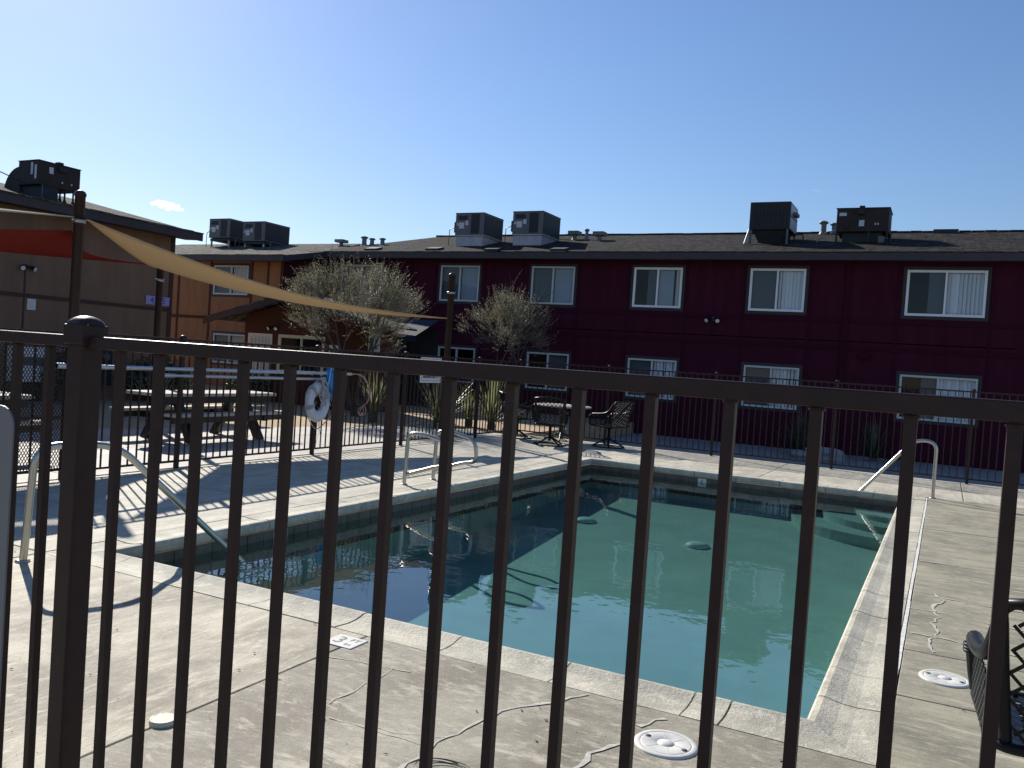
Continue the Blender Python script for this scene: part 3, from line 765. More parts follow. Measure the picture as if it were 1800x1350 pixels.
MB().quad((19.05,17.57,4.12),(W_O+.02,17.57,4.14),(W_O+.02,27,4.14),(19.05,27,4.12)).build('soffit', M_FASCIA, wing)
m = MB(); y = 17.55
while y < 26.8:
    y2 = y+rnd.uniform(.28,.34); m.box(19.02, 19.16, y+.003, y2-.003, 4.262, 4.284+rnd.uniform(0,.012)); y = y2
m.build('starter_shingle_edge', M_ROOF2, wing, kind='stuff')
tag(MB().box(24.3, 24.9, 30.1, 31.2, 5.3, 6.0).build('chimney_box', M_CURB), 'small grey metal box peeking over the wing roof beside the brown eave', 'roof box')

# ---------------- brown building on the left
U_L = 18.6
left = thing('apartment_building', 'brown building with a long eave filling the left edge behind the shade sails', 'building', (12, U_L, 0), world=True)
m = MB(); m.box(-14, 16.0, U_L, 26, -.06, 4.42); m.build('wall', M_BROWN, left)
MB().box(-14, 16.0, U_L-.02, U_L, 2.31, 2.40).build('belt_board', M_BRTRIM, left)
MB().box(15.90, 16.02, U_L-.03, U_L+.1, -.06, 4.3).build('corner_board', M_BRTRIM, left)
for w_ in (-1.5, 3,7.5,11.95): MB().box(w_-.02, w_+.02, U_L-.012, U_L, 0, 2.30).build('batten', M_BRTRIM, left)
MB().box(11.93, 11.97, U_L-.012, U_L, 2.41, 3.0).build('batten', M_BRTRIM, left)
LZ = lambda u: 4.46+.206*(u-18.0)
rf = MB(); rf.add([(-14,18,4.46),(16.4,18,4.46),(16.4,22.8,LZ(22.8)),(-14,22.8,LZ(22.8))], [(0,1,2,3)])
rf.add([(-14,22.8,LZ(22.8)),(16.4,22.8,LZ(22.8)),(16.4,27.6,4.46),(-14,27.6,4.46)], [(0,1,2,3)]); rf.build('roof', M_ROOF3, left, recalc=False)
MB().box(-14, 16.4, 17.98, 18.02, 4.26, 4.452).build('fascia', M_FASCIA, left)
m = MB(); m.prism([(16.4,18.02,4.26),(16.4,22.8,LZ(22.8)-.19),(16.4,22.8,LZ(22.8)-.01),(16.4,18.02,4.452)], (-.03,0,0)); m.build('rake_board', M_FASCIA, left)
MB().quad((-14,18.02,4.28),(16.38,18.02,4.28),(16.38,U_L+.02,4.30),(-14,U_L+.02,4.30)).build('soffit', M_FASCIA, left)
m = MB(); x = -6
while x < 16.3:
    x2 = x+rnd.uniform(.28,.34); m.box(x+.003, x2-.003, 17.95, 18.10, 4.453, 4.478+rnd.uniform(0,.014)); x = x2
m.build('starter_shingle_edge', M_ROOF3, left, kind='stuff')
floodlight(left, 11.93, U_L, 3.0, 'u')
nt_ = thing('wall_notice', 'small white notice on the brown wall left of the thick sail post', 'sign', (12.12, U_L, 2.05), world=True)
MB().box(12.02, 12.22, U_L-.03, U_L-.012, 2.04, 2.29).build('board', M_SIGNW, nt_)
m = MB()
for i in range(5): m.box(12.05, 12.19-rnd.uniform(0,.05), U_L-.032, U_L-.031, 2.08+i*.036, 2.092+i*.036)
m.build('print_lines', M_ALWIN, nt_)
ad = thing('address_plate', 'lilac house number plate partly hidden by a sail post on the brown wall', 'sign', (15.55, U_L, 2.57), world=True)
MB().box(15.18, 15.92, U_L-.035, U_L-.02, 2.455, 2.685).build('board', M_LILAC, ad)
text('4535', .24, M_PURPLE, ad, WALLU(15.55, U_L-.037, 2.568))
cab = thing('wall_cabinet', 'pale cabinet against the brown wall seen through the mesh gate', 'cabinet', (12.2, 18.2, 0), world=True)
MB().box(11.6, 12.8, 18.15, 18.58, .42, 1.2).build('case', M_WHITEFR, cab, bevel=.02)
MB().box(11.66, 12.74, 18.13, 18.15, .80, .98).build('blue_panel', M_ACGREY, cab)
MB().box(11.7, 12.7, 18.3, 18.5, 0, .42).build('plinth', M_ACDARK, cab)

# ---------------- leasing office with its gable porch
W_P = 18.5
off = thing('leasing_office', 'small brown gabled office with a white grid door behind the big olive tree', 'building', (W_P, 16, 0), world=True)
h3 = [(15.36,17.05,.85,1.935),(17.28,18.20,0,1.93)]
wall_holes(W_P, 13.75, 18.36, -.06, 2.28, h3, .1).build('wall', M_ORTRIM, off, recalc=False)
ridge_u, ridge_z = 16.25, 3.05
m = MB(); m.add([(W_P,13.75,2.28),(W_P,18.36,2.28),(W_P,18.36,2.44),(W_P,16.25,2.98),(W_P,13.75,2.36)], [(0,1,2,3,4)]); m.build('gable', M_ORTRIM, off, recalc=False)
MB().quad((W_P,18.36,-.06),(W_O+3,18.36,-.06),(W_O+3,18.36,2.4),(W_P,18.36,2.4)).build('side_wall', M_ORTRIM, off, recalc=False)
m = MB(); m.quad((W_P,13.75,-.06),(W_O+.1,13.75,-.06),(W_O+.1,13.75,2.3),(W_P,13.75,2.3)); m.build('side_wall', M_ORTRIM, off, recalc=False)
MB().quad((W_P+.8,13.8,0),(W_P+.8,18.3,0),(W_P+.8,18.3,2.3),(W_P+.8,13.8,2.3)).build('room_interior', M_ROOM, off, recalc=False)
for (u0, u1) in ((19.42, ridge_u), (13.08, ridge_u)):
    z0 = 2.26
    m = MB(); m.prism([(17.9,u0,z0),(17.9,u1,ridge_z),(17.9,u1,ridge_z+.05),(17.9,u0,z0+.05)], (1.7,0,0)); m.build('roof', M_ROOF2, off)
    m = MB(); m.prism([(17.88,u0,z0-.16),(17.88,u1,ridge_z-.15),(17.88,u1,ridge_z+.0),(17.88,u0,z0+.0)], (.03,0,0)); m.build('rake_board', M_FASCIA, off)
win = window(off, W_P, *h3[0], left='none', right='none', casing=False, fw=.09, frame_mat=M_CREAMPL)
dr = MB(); dr.box(W_P-.02, W_P+.03, 17.28, 17.36, 0, 1.93); dr.box(W_P-.02, W_P+.03, 18.12, 18.20, 0, 1.93); dr.box(W_P-.02, W_P+.03, 17.36, 18.12, 1.83, 1.93)
door = dr.build('door', M_WHITEPL, off)
m = MB()
for i in range(6): u = 17.42+i*.135; m.box(W_P-.005, W_P+.02, u, u+.03, 0, 1.83)
for z in (.05,.62,1.2,1.78): m.box(W_P-.006, W_P+.021, 17.36, 18.12, z, z+.035)
m.build('grille', M_WHITEPL, door)
MB().box(W_P+.03, W_P+.04, 17.36, 18.12, 0, 1.83).build('leaf', M_ALWIN, door)
floodlight(off, W_P, 17.17, 2.13)
ps = thing('poster_board', 'white picture poster beside the leasing lettering in the shade', 'sign', (18.6, 13.4, 0), world=True)
MB().box(18.42, 18.45, 13.46, 13.82, 1.60, 2.00).build('board', M_SIGNW, ps)
m = MB(); m.box(18.415, 18.42, 13.52, 13.66, 1.68, 1.74); m.box(18.415, 18.42, 13.68, 13.77, 1.68, 1.83); m.box(18.415, 18.42, 13.54, 13.60, 1.86, 1.95); m.build('picture', M_ACGREY, ps)
ls = thing('leasing_sign', 'dark board lettered Leasing Center on the shaded office front', 'sign', (19.28, 13.72, 0), world=True)
MB().box(19.30, 19.32, 13.20, 14.05, 1.55, 2.04).build('board', M_INK, ls)
text('Leasing', .21, M_ALWIN, ls, WALLW(19.295, 13.68, 1.90)); text('Center', .21, M_ALWIN, ls, WALLW(19.295, 13.68, 1.66))
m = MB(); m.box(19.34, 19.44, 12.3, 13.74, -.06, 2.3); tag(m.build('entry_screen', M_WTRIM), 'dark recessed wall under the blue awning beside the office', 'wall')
aw = thing('awning', 'dark blue cloth awning over the office entrance in the shade', 'awning', (18.4, 13, 0), world=True)
m = MB(); m.add([(18.3,13.85,2.20),(18.3,12.25,2.10),(19.4,12.25,2.58),(19.4,13.85,2.58)], [(0,1,2,3)]); m.quad((18.3,13.85,2.02),(18.3,12.25,1.94),(18.3,12.25,2.10),(18.3,13.85,2.20)); m.build('cloth', M_AWN, aw, recalc=False)
MB().tube([(18.31,13.85,2.03),(18.31,12.25,1.95)], .012, 6).build('front_bar', M_BLACK, aw)
for u in (12.3,13.8): MB().tube([(18.31,u,2.0),(19.4,u,2.3)], .012, 6).build('arm', M_BLACK, aw)
for (u_, lab) in ((14.52,'pale notice box standing under the olive tree beside the window'),):
    t = thing('notice_box', lab, 'sign', (17.9, u_, 0), world=True)
    MB().box(17.86, 17.92, u_-.16, u_+.16, 1.50, 1.72).build('box', M_ALWIN, t); MB().box(17.87, 17.91, u_-.02, u_+.02, 0, 1.5).build('stake', M_BLACK, t)

# ------------------------------------------------------------------ roof machines
AG = 'air conditioners on the roofs'
def ac_grey(label, w, u, rz_, legs=False, s=1.0):
    """square package unit: panelled front, coil on the other two faces; w,u is the near left bottom corner"""
    z = rz_
    t = thing('air_conditioner', label, 'air conditioner', (w, u, z), 0, AG)
    L_, D_, H_ = 1.0*s, 1.25*s, .66*s
    zb = .36
    q = lambda a,b,c: (b, -a, c)     # a along -u (to the right), b along +w, c up
    def bx(a0,a1,b0,b1,c0,c1): return MB().box(b0,b1,-a1,-a0,c0,c1)
    def put(m, n, mt, par=t, bev=0):
        me = m.mesh(n, mt); fixn(me); return link(n, me, par, bevel=bev)
    if legs:
        put(bx(.02,L_-.02,.05,D_-.05,zb-.10,zb-.02), 'base_tray', M_ACDARK)
        for a, b in ((.05,.05),(L_-.1,.05),(.05,D_-.1),(L_-.1,D_-.1)): put(bx(a,a+.05,b,b+.05,-.15,zb-.1), 'leg', M_CURB)
    else:
        m = MB(); m.prism([q(.03,.04,-.02), q(L_-.03,.04,-.02), q(L_-.03,.04,zb-.03), q(.03,.04,zb-.03)], (D_-.1, 0, 0))
        me = m.mesh('curb', M_CURB); fixn(me); link('curb', me, t)
        put(bx(-.01,L_+.01,-.01,D_+.01,zb-.028,zb-.002), 'curb_flange', M_CURB)
    put(bx(0,L_,0,D_,zb,zb+H_), 'cabinet', M_ACGREY, bev=.008)
    put(bx(-.01,L_+.01,-.01,D_+.01,zb+H_+.001,zb+H_+.02), 'lid', M_ACDARK)
    put(bx(L_*.56,L_*.85,-.012,-.002,zb+.04,zb+H_-.03), 'coil_panel', M_COIL)
    put(bx(L_+.002,L_+.012,.05,D_-.05,zb+.04,zb+H_-.03), 'side_coil', M_COIL)
    put(bx(L_*.14,L_*.32,-.012,-.003,zb+H_*.30,zb+H_*.58), 'label', M_LABEL)
    put(bx(L_*.36,L_*.46,-.012,-.003,zb+H_*.45,zb+H_*.66), 'label', M_LABEL)
    put(bx(L_*.06,L_*.12,-.012,-.003,zb+H_*.44,zb+H_*.56), 'label', M_LABEL)
    put(bx(L_*.1,L_*.42,-.011,-.003,zb+H_*.70,zb+H_*.90), 'louvre', M_ACDARK)
    put(bx(-.10,-.005,.1,.35,zb+.1,zb+.42), 'switch_box', M_ACDARK)
    m = MB().tube(fillet([q(-.07,.2,zb+.3), q(-.32,.2,zb+.22), q(-.34,.2,-.05)], .06, 4), .012, 6); me = m.mesh('conduit', M_BLACK); link('conduit', me, t)
    m = MB().tube(fillet([q(L_+.16,.15,.10), q(L_+.16,.15,.36)], .02, 2), .014, 6); me = m.mesh('drain_pipe', M_VENT); link('drain_pipe', me, t)
    return t
a1 = ac_grey('grey rooftop air conditioner on a pale curb, left one of the middle pair', 22.42, 13.80, RZ(22.42)-.02)
dup(a1, (22.55, 11.88, RZ(22.55)-.02), 0, 'grey rooftop air conditioner on a pale curb, right one of the middle pair')
def ac_coil(w, u, z):
    t = thing('air_conditioner', 'tall dark rooftop unit with a barred coil front and open legs', 'air conditioner', (w, u, z), 0, AG)
    def put(x0,x1,a0,a1,c0,c1,n,mt,bev=0):
        me = MB().box(x0,x1,-a1,-a0,c0,c1).mesh(n, mt); fixn(me); return link(n, me, t, bevel=bev)
    L_, D_, zb, H_ = 1.03, 1.15, .40, .72
    put(0,D_,0,L_,zb,zb+H_,'cabinet',M_ACDARK,.008)
    put(-.012,-.002,.07,L_-.08,zb+.05,zb+H_-.03,'coil_face',M_COIL)
    for i in range(1,9): put(-.022,-.013,.07+i*.098,.077+i*.098,zb+.05,zb+H_-.03,'guard_bar',M_ACDARK)
    put(-.030,-.023,.07,L_-.08,zb+.37,zb+.385,'guard_rail',M_ACDARK)
    put(.05,D_-.03,L_+.002,L_+.010,zb+.03,zb+.34,'panel',M_CURB); put(.05,D_-.03,L_+.002,L_+.010,zb+.38,zb+H_-.03,'panel',M_CURB)
    put(.35,.75,L_+.01,L_+.12,zb+.42,zb+.5,'hood',M_ACGREY)
    me = MB().prism([(.1,-.08,zb-.001),(.1,-L_+.08,zb-.001),(.25,-L_+.25,.02),(.25,-.25,.02)], (D_-.3,0,0)).mesh('duct_hopper', M_ACDARK); fixn(me); link('duct_hopper', me, t)
    for a, b in ((.02,.0),(L_-.07,0),(.02,D_-.05),(L_-.07,D_-.05)): put(b,b+.05,a,a+.05,-.05+.2*(b > .1),zb,'leg',M_ACGREY)
    me = MB().tube(fillet([(.5,-L_-.02,zb-.05),(.5,-L_-.28,zb-.06),(.5,-L_-.30,.05)], .06, 4), .02, 6).mesh('pipe', M_BLACK); link('pipe', me, t)
    me = MB().tube([(.05,.0,.42),(-.15,.06,0)], .025, 6).mesh('strut', M_CURB); link('strut', me, t)
ac_coil(22.75, 4.93, RZ(22.75)-.02)
def ac_brown(w, u, z):
    t = thing('air_conditioner', 'low brown rooftop unit with a chimney cap, rightmost on the maroon roof', 'air conditioner', (w, u, z), 0, AG)
    def put(x0,x1,a0,a1,c0,c1,n,mt,bev=0):
        me = MB().box(x0,x1,-a1,-a0,c0,c1).mesh(n, mt); fixn(me); return link(n, me, t, bevel=bev)
    L_, D_, zb, H_ = 1.23, 1.0, .30, .58
    put(0,D_,0,L_,zb,zb+H_,'cabinet',M_ACBROWN,.008)
    put(-.02,D_+.02,-.02,L_+.02,zb+H_+.001,zb+H_+.018,'lid',M_ACBROWN)
    put(.10,.24,L_*.42,L_*.52,zb+H_+.018,zb+H_+.09,'flue',M_ACBROWN); put(-.10,-.002,L_*.40,L_*.54,zb+H_-.16,zb+H_-.02,'flue_hood',M_ACBROWN)
    put(-.012,-.002,L_*.05,L_*.19,zb+H_*.68,zb+H_*.82,'badge',M_LABEL)
    put(-.03,-.002,L_*.44,L_*.54,zb+H_*.22,zb+H_*.48,'label',M_LABEL); put(-.05,-.002,L_*.16,L_*.25,zb+H_*.15,zb+H_*.42,'junction_box',M_ACBROWN)
    put(-.008,-.002,L_*.35,L_*.60,zb+H_*.50,zb+H_*.52,'seam',M_ACDARK)
    for a in (.74,.79): put(-.012,-.002,L_*a,L_*a+.03,zb+H_*.27,zb+H_*.36,'valve',M_LABEL)
    put(.15,D_-.1,.15,L_-.15,-.1,zb-.002,'duct_box',M_ACDARK); put(.0,.16,L_-.22,L_-.08,-.02,.18,'meter_box',M_ACGREY)
    for a, b in ((.0,.0),(L_-.05,0),(L_*.62,0),(.0,D_-.05),(L_-.05,D_-.05)): put(b,b+.045,a,a+.045,-.05+.2*(b > .1),zb-.002,'leg',M_ACBROWN)
    me = MB().tube(fillet([(.2,.03,zb+.05),(.2,.28,zb+.02),(.2,.55,-.02)], .08, 4), .016, 6).mesh('pipe', M_CURB); link('pipe', me, t)
    me = MB().tube([(.1,-L_-.06,-.05),(.1,-L_-.06,.26)], .02, 6).mesh('stand_pipe', M_BLACK); link('stand_pipe', me, t)
ac_brown(23.0, 2.79, RZ(23.0)-.02)
o1 = ac_grey('grey rooftop air conditioner on the wing roof, half behind the brown eave', 22.2, 24.05, WZ(22.2)-.02, True)
dup(o1, (22.05, 22.25, WZ(22.05)-.14), 0, 'grey rooftop air conditioner on the wing roof, nearer the maroon building', AG)
# unit with an elbow duct on the brown building
t = thing('air_conditioner', 'dark boxy rooftop unit with a curved duct on the brown building', 'air conditioner', (12.40, 19.0, 0), 0, AG, world=True)
MB().box(12.40, 13.46, 19.0, 19.75, 4.97, 5.52).build('cabinet', M_ACBROWN, t, bevel=.008)
MB().box(12.385, 13.475, 18.985, 19.765, 5.521, 5.536).build('lid', M_ACBROWN, t)
MB().box(12.93, 13.05, 19.05, 19.2, 5.536, 5.60).build('flue', M_ACBROWN, t); MB().box(12.86, 13.08, 18.93, 18.998, 5.36, 5.48).build('flue_hood', M_ACDARK, t)
MB().box(12.66, 12.76, 18.988, 18.998, 5.27, 5.42).build('label', M_LABEL, t)
MB().box(12.388, 12.398, 19.2, 19.27, 5.2, 5.48).build('label', M_LABEL, t); MB().box(12.388, 12.398, 19.06, 19.13, 5.1, 5.42).build('label', M_LABEL, t)
for w_ in (12.98,13.22): MB().box(w_, w_+.03, 18.985, 18.998, 5.10, 5.14).build('valve', M_LABEL, t)
pr = []
m = MB(); A = arc((12.5, 19.75, 4.80), 0, math.pi/2, .62, 10, (0,1,0), (0,0,1))
m.prism([(12.45, p.y, p.z) for p in A]+[(12.45,19.75,4.80)], (.85,0,0)); m.build('elbow_duct', M_ACBROWN, t)
MB().box(12.5, 12.92, 19.02, 20.3, 4.62, 4.968).build('duct_box', M_ACDARK, t)
for w_, u_ in ((13.1,19.04),(13.36,19.1),(13.36,19.6)):
    m = MB(); m.box(w_, w_+.03, u_, u_+.03, 4.70, 4.968); m.lathe([(.05,0),(.02,.08)], (w_+.015,u_+.015,LZ(u_)+.0), 8); m.build('leg', M_ACBROWN, t)
MB().tube(fillet([(11.5,19.0,5.05),(12.1,19.0,4.92),(12.42,19.0,5.0)], .1, 4), .012, 6).build('conduit', M_BLACK, t)
MB().tube([(12.5,18.98,4.64),(12.5,18.98,4.97)], .008, 5).build('conduit', M_VENT, t)

# the far buildings and their roof units were drawn for four and a half foot windows; full size (five and six foot
# windows) they stand on the lower terrace, 25 m from the near fence
FULL = 1.17
SPOTS = {'apartment_building': (25.038, 9.36, -.272), 'apartment_wing': (22.873, 23.4, -.272), 'chimney_box': (0, 0, -.272),
         'leasing_sign': (22.558, 16.052, -.272), 'entry_screen': (0, 0, -.272), 'awning': (21.528, 15.21, -.272),
         'air_conditioner': (26.231, 16.146, 5.601), 'air_conditioner.001': (26.383, 13.90, 5.641), 'air_conditioner.002': (26.618, 5.768, 5.703),
         'air_conditioner.003': (26.91, 3.264, 5.78), 'air_conditioner.004': (25.974, 28.138, 5.548), 'air_conditioner.005': (25.799, 26.032, 5.367)}
for nm, at in SPOTS.items():
    o = bpy.data.objects[nm]; o.scale = (FULL,)*3; o.location = at

# ------------------------------------------------------------------ shade sails and posts
def sail_post(label, w, u, h, r_=.068):
    t = thing('shade_post', label, 'post', (w, u, 0), 0, 'posts of the shade sails')
    me = MB().lathe([(r_,-.1),(r_,h-.05),(r_*1.12,h-.05),(r_*1.12,h-.015),(r_*.9,h+.012),(r_*.4,h+.03),(.001,h+.034)], n=20).mesh('pole', M_FENCE); fixn(me); link('pole', me, t)
    me = MB().lathe([(r_+.002,0),(r_+.02,0),(r_+.02,.05),(r_+.002,.05)], n=20).mesh('collar', M_STEEL); link('collar', me, t, loc=(0,0,h-.42))
    return t
P1, P2, P3 = Vector((7.63,10.75,3.17)), Vector((10.58,12.60,2.95)), Vector((15.36,9.45,2.42))
sail_post('thick brown sail post rising behind the near fence post on the left', 7.63, 10.75, 3.52)
sail_post('brown sail post standing in front of the house number plate', 10.64, 12.68, 3.03, .058)
sail_post('brown sail post in the middle, between the two olive trees', 15.36, 9.45, 3.36)
P4 = Vector((1.5, 10.5, 2.50))
sail_post('brown sail post out past the left edge', 1.45, 10.5, 2.9)
P5 = Vector((1.4, 9.0, 2.38))
def sail(name, label, cs, cv, mtl, sag=0.0):
    """a triangle of cloth with hollow edges; a thin sheet with a hem rope"""
    A, B, C_ = cs; n = 24; cen = (A+B+C_)/3; idx = {}; vs = []; fs = []
    for i in range(n+1):
        for j in range(n+1-i):
            a, b = i/n, j/n; c_ = 1-a-b
            p = A*a+B*b+C_*c_
            pull = cv*(4*a*b*(1-c_)**0 *max(0,1-3*c_) + 4*b*c_*max(0,1-3*a) + 4*a*c_*max(0,1-3*b))
            d = cen-p; p = p + d*min(.45, pull)
            p.z -= sag*4*(a*b+b*c_+a*c_)
            idx[i,j] = len(vs); vs.append(p)
    for i in range(n):
        for j in range(n-i):
            fs.append((idx[i,j], idx[i+1,j], idx[i,j+1]))
            if j < n-i-1: fs.append((idx[i+1,j], idx[i+1,j+1], idx[i,j+1]))
    t = thing(name, label, 'shade sail', tuple(cen), 0, 'shade sails', world=True)
    m = MB(); m.add(vs, fs, True); me = m.mesh('cloth', mtl, cen); o = link('cloth', me, t)
    sd = o.modifiers.new('thickness', 'SOLIDIFY'); sd.thickness = .003
    e1 = [vs[idx[i,0]] for i in range(n+1)]; e2 = [vs[idx[0,j]] for j in range(n+1)]; e3 = [vs[idx[i,n-i]] for i in range(n+1)]
    for e in (e1,e2,e3): MB().tube(e, .009, 5).build('hem', mtl, t)
    return t
sail('shade_sail', 'tan shade sail stretched down to the middle post', (P1+Vector((.10,-.02,.0)), P2+Vector((.02,-.10,0)), P3+Vector((-.06,.02,0))), .13, M_TAN, .27)
sail('shade_sail', 'red shade sail hanging off the thick post at the left edge', (P1+Vector((-.05,.08,-.18)), P2+Vector((-.1,.02,-.06)), P4), .22, M_REDSAIL, .12)
P6 = Vector((2.2, 14.6, 3.12))
sail('shade_sail', 'cream shade sail seen edge-on as a pale strip left of the thick post', (P1+Vector((-.08,0,.0)), P5, P6), .12, M_CREAM)

# ------------------------------------------------------------------ pool hardware
def rail_thing(label, pts, r_, loc):
    t = thing('handrail', label, 'handrail', loc, 0, 'steel rails at the pool', world=True)
    MB().tube(fillet(pts, .16, 8), r_, 12).build('tube', M_STEEL, t)
    return t
t = rail_thing('steel handrail on the near left dipping into the pool corner', [(3.66,5.56,-.05),(3.70,5.54,.80),(4.20,5.36,.80),(5.17,4.98,-.20),(5.30,4.93,-.34)], .026, (3.66,5.56,0))
MB().lathe([(.024,.0),(.05,.0),(.045,.012),(.024,.014)], (3.66,5.56,0), 14).build('escutcheon', M_STEEL, t)
t = rail_thing('steel handrail at the far right pool corner by the steps', [(14.02,.06,-.05),(14.02,.06,.84),(14.02,.36,.84),(13.99,1.20,-.20),(13.98,1.29,-.30)], .025, (14.02,.06,0))
MB().lathe([(.024,.0),(.05,.0),(.045,.012),(.024,.014)], (14.02,.06,0), 14).build('escutcheon', M_STEEL, t)
def grab(label, w):
    t = thing('grab_rail', label, 'grab rail', (w, 5.82, 0), 0, 'grab rails of the ladder', world=True)
    MB().tube(fillet([(w,5.84,-.05),(w,5.82,.64),(w,5.60,.65),(w,5.24,.58),(w,5.21,.30),(w,5.40,.27),(w,5.81,.13)], .15, 9), .024, 12).build('tube', M_STEEL, t)
    MB().lathe([(.02,.0),(.045,.0),(.04,.012),(.02,.014)], (w,5.84,0), 14).build('escutcheon', M_STEEL, t)
grab('looped steel grab rail at the left pool edge, nearer one of the pair', 8.68)
grab('looped steel grab rail at the left pool edge, farther one of the pair', 9.34)
# covers let into the deck
def cover(name, label, cat, w, u, r_, spokes=True, mt=M_WHITEPL, z=.0):
    t = thing(name, label, cat, (w, u, z), 0.4)
    def put(m, n, mm): me = m.mesh(n, mm); fixn(me); return link(n, me, t)
    put(MB().lathe([(r_,-.02),(r_,.004),(r_*.96,.009),(r_*.82,.010),(r_*.80,.0085)], n=40), 'rim', mt)
    put(MB().lathe([(r_*.795,-.02),(r_*.795,.0082),(r_*.76,.009),(r_*.3,.009),(r_*.29,.0078),(r_*.26,.0078),(r_*.25,.010),(.001,.011)], n=40), 'lid', mt)
    m = MB()
    for k in range(6):
        a = k*math.pi/3; m.bar((r_*.3*math.cos(a), r_*.3*math.sin(a), .0095), (r_*.76*math.cos(a), r_*.76*math.sin(a), .0088), .003, .0014)
    put(m, 'ribs', mt)
    for k in range(8):
        a = .3+k*.16; p = Vector((r_*.89*math.cos(a), r_*.89*math.sin(a), .0105))
    for a in (.9, .9+math.pi):
        me = MB().lathe([(.013,.008),(.013,.0108),(.001,.0108)], (r_*.66*math.cos(a), r_*.66*math.sin(a), 0), 10).mesh('finger_hole', M_INK); link('finger_hole', me, t)
    return t
cover('skimmer_cover', 'round white skimmer lid on the near deck beside the coping', 'cover', 3.555, .96, .137)
t2 = cover('skimmer_cover', 'round white skimmer lid on the right deck by the wicker chair', 'cover', 5.30, -.11, .132)
m = MB()
dn = thing('deck_drain', 'small cream slotted drain cap on the dark joint of the near deck', 'drain', (2.49, 2.80, 0))
def put(m, n, mm, t): me = m.mesh(n, mm); fixn(me); return link(n, me, t)
put(MB().lathe([(.056,-.02),(.056,.014),(.052,.019),(.046,.020),(.046,.012)], n=28), 'cap', M_CREAMPL, dn); put(MB().lathe([(.046,.0125),(.001,.0125)], n=28), 'recess', M_INK, dn)
for i in range(-4,5):
    y = i*.0095; hl = math.sqrt(max(0, .046**2-y*y))
    if hl > .012: put(MB().box(-hl, hl, y-.0032, y+.0032, .012, .020), 'slat', M_CREAMPL, dn)
# depth markers
dm = thing('depth_marker', 'white depth tile reading 3 FT set in the near deck', 'marker', (3.735, 2.83, 0), world=True)
MB().box(3.655, 3.815, 2.735, 2.925, -.02, .006).build('tile', M_WHITEPL, dm, bevel=.003)
FL = lambda w, u, z: frame((w, u, z), (0,-1,0), (1,0,0))
text('3', .135, M_ACGREY, dm, FL(3.735, 2.868, .0068), extrude=.0004); text('FT', .055, M_ACGREY, dm, FL(3.765, 2.785, .0068), extrude=.0004); text('IN', .038, M_ACGREY, dm, FL(3.695, 2.79, .0068), extrude=.0004)
d2 = thing('depth_marker', 'pale depth tile on the left pool wall under the near handrail', 'marker', (6.0, 5.37, -.17), world=True)
MB().box(5.92, 6.10, 5.372, 5.380, -.245, -.10).build('tile', M_WHITEPL, d2)
text('3 FT', .08, M_INK, d2, WALLU(6.01, 5.371, -.172), extrude=.0004)
d3 = thing('depth_marker', 'small pale depth tile under the far coping', 'marker', (13.755, 3.4, -.17), world=True)
MB().box(13.748, 13.756, 3.36, 3.50, -.24, -.10).build('tile', M_WHITEPL, d3); text('5', .11, M_INK, d3, WALLW(13.747, 3.43, -.172), extrude=.0004)
# main drains
for w_, u_, lab in ((11.3,4.45,'round turquoise main drain on the pool floor, farther left one'),(10.9,2.72,'round turquoise main drain on the pool floor, nearer right one')):
    t = thing('main_drain', lab, 'drain', (w_, u_, fz(w_)), 0, 'main drains')
    put(MB().lathe([(.15,0),(.15,.025),(.10,.05),(.001,.055)], n=24), 'dome', mat('drain_turquoise', (.95,1.0,1.0), .5) if 'drain_turquoise' not in MT else MT['drain_turquoise'], t)
# loose cable loops on the near deck
m = MB(); pts = []
for i in range(60):
    a = i/59*4.4*math.pi; r_ = .10+.02*math.sin(a*.7); pts.append((2.80+r_*math.cos(a)*.8, 1.60+r_*1.1*math.sin(a)+i*.0003, .006+.012*abs(math.sin(a*.5))))
tag(m.tube(pts, .0022, 5).build('cable', M_BLACK), 'thin black cable coiled on the near deck behind the fence bars', 'cable')

# ------------------------------------------------------------------ rescue gear on the left fence
lr = thing('life_ring', 'white life ring with loose rope hung on the far left fence', 'life ring', (9.95, 8.36, .82), world=True)
m = MB(); NR = 36
cx, cz = 9.95, .80; R0, r0_ = .205, .088
vs = []; fs = []
for i in range(NR):
    a = 2*math.pi*i/NR; ca, sa = math.cos(a), math.sin(a)
    for k in range(12):
        b = 2*math.pi*k/12; rr = R0 + r0_*.95*math.cos(b); vs.append((cx+rr*ca*.88, 8.33+.055*math.sin(b), cz+rr*sa*1.05))
for i in range(NR):
    for k in range(12): fs.append((i*12+k, ((i+1) % NR)*12+k, ((i+1) % NR)*12+(k+1) % 12, i*12+(k+1) % 12))
m.add(vs, fs, True).build('ring', M_RING, lr)
for a0 in (.35,1.25,2.2,3.3):
    m = MB()
    for i in range(5):
        a = a0+i*.05
        m.tube([(cx+(R0+.1*math.cos(b))*math.cos(a)*.88, 8.33+.064*math.sin(b), cz+(R0+.1*math.cos(b))*math.sin(a)*1.05) for b in [2*math.pi*k/10 for k in range(11)]], .006, 5)
    m.build('rope_band', M_ROPE, lr)
m = MB()
m.tube([(cx+.32*math.cos(a)*.95, 8.30+.02*math.sin(3*a), cz-.02+.36*math.sin(a)+.02*math.sin(5*a)) for a in [R(60)+R(300)*k/40 for k in range(41)]], .008, 6)
for i in range(7):
    x = cx+rnd.uniform(-.05,.16); m.tube([(cx+rnd.uniform(-.04,.08),8.27,1.18),(x,8.25,1.05),(x+rnd.uniform(-.05,.05),8.26,.92),(x+rnd.uniform(-.08,.08),8.25,.75)], .007, 5)
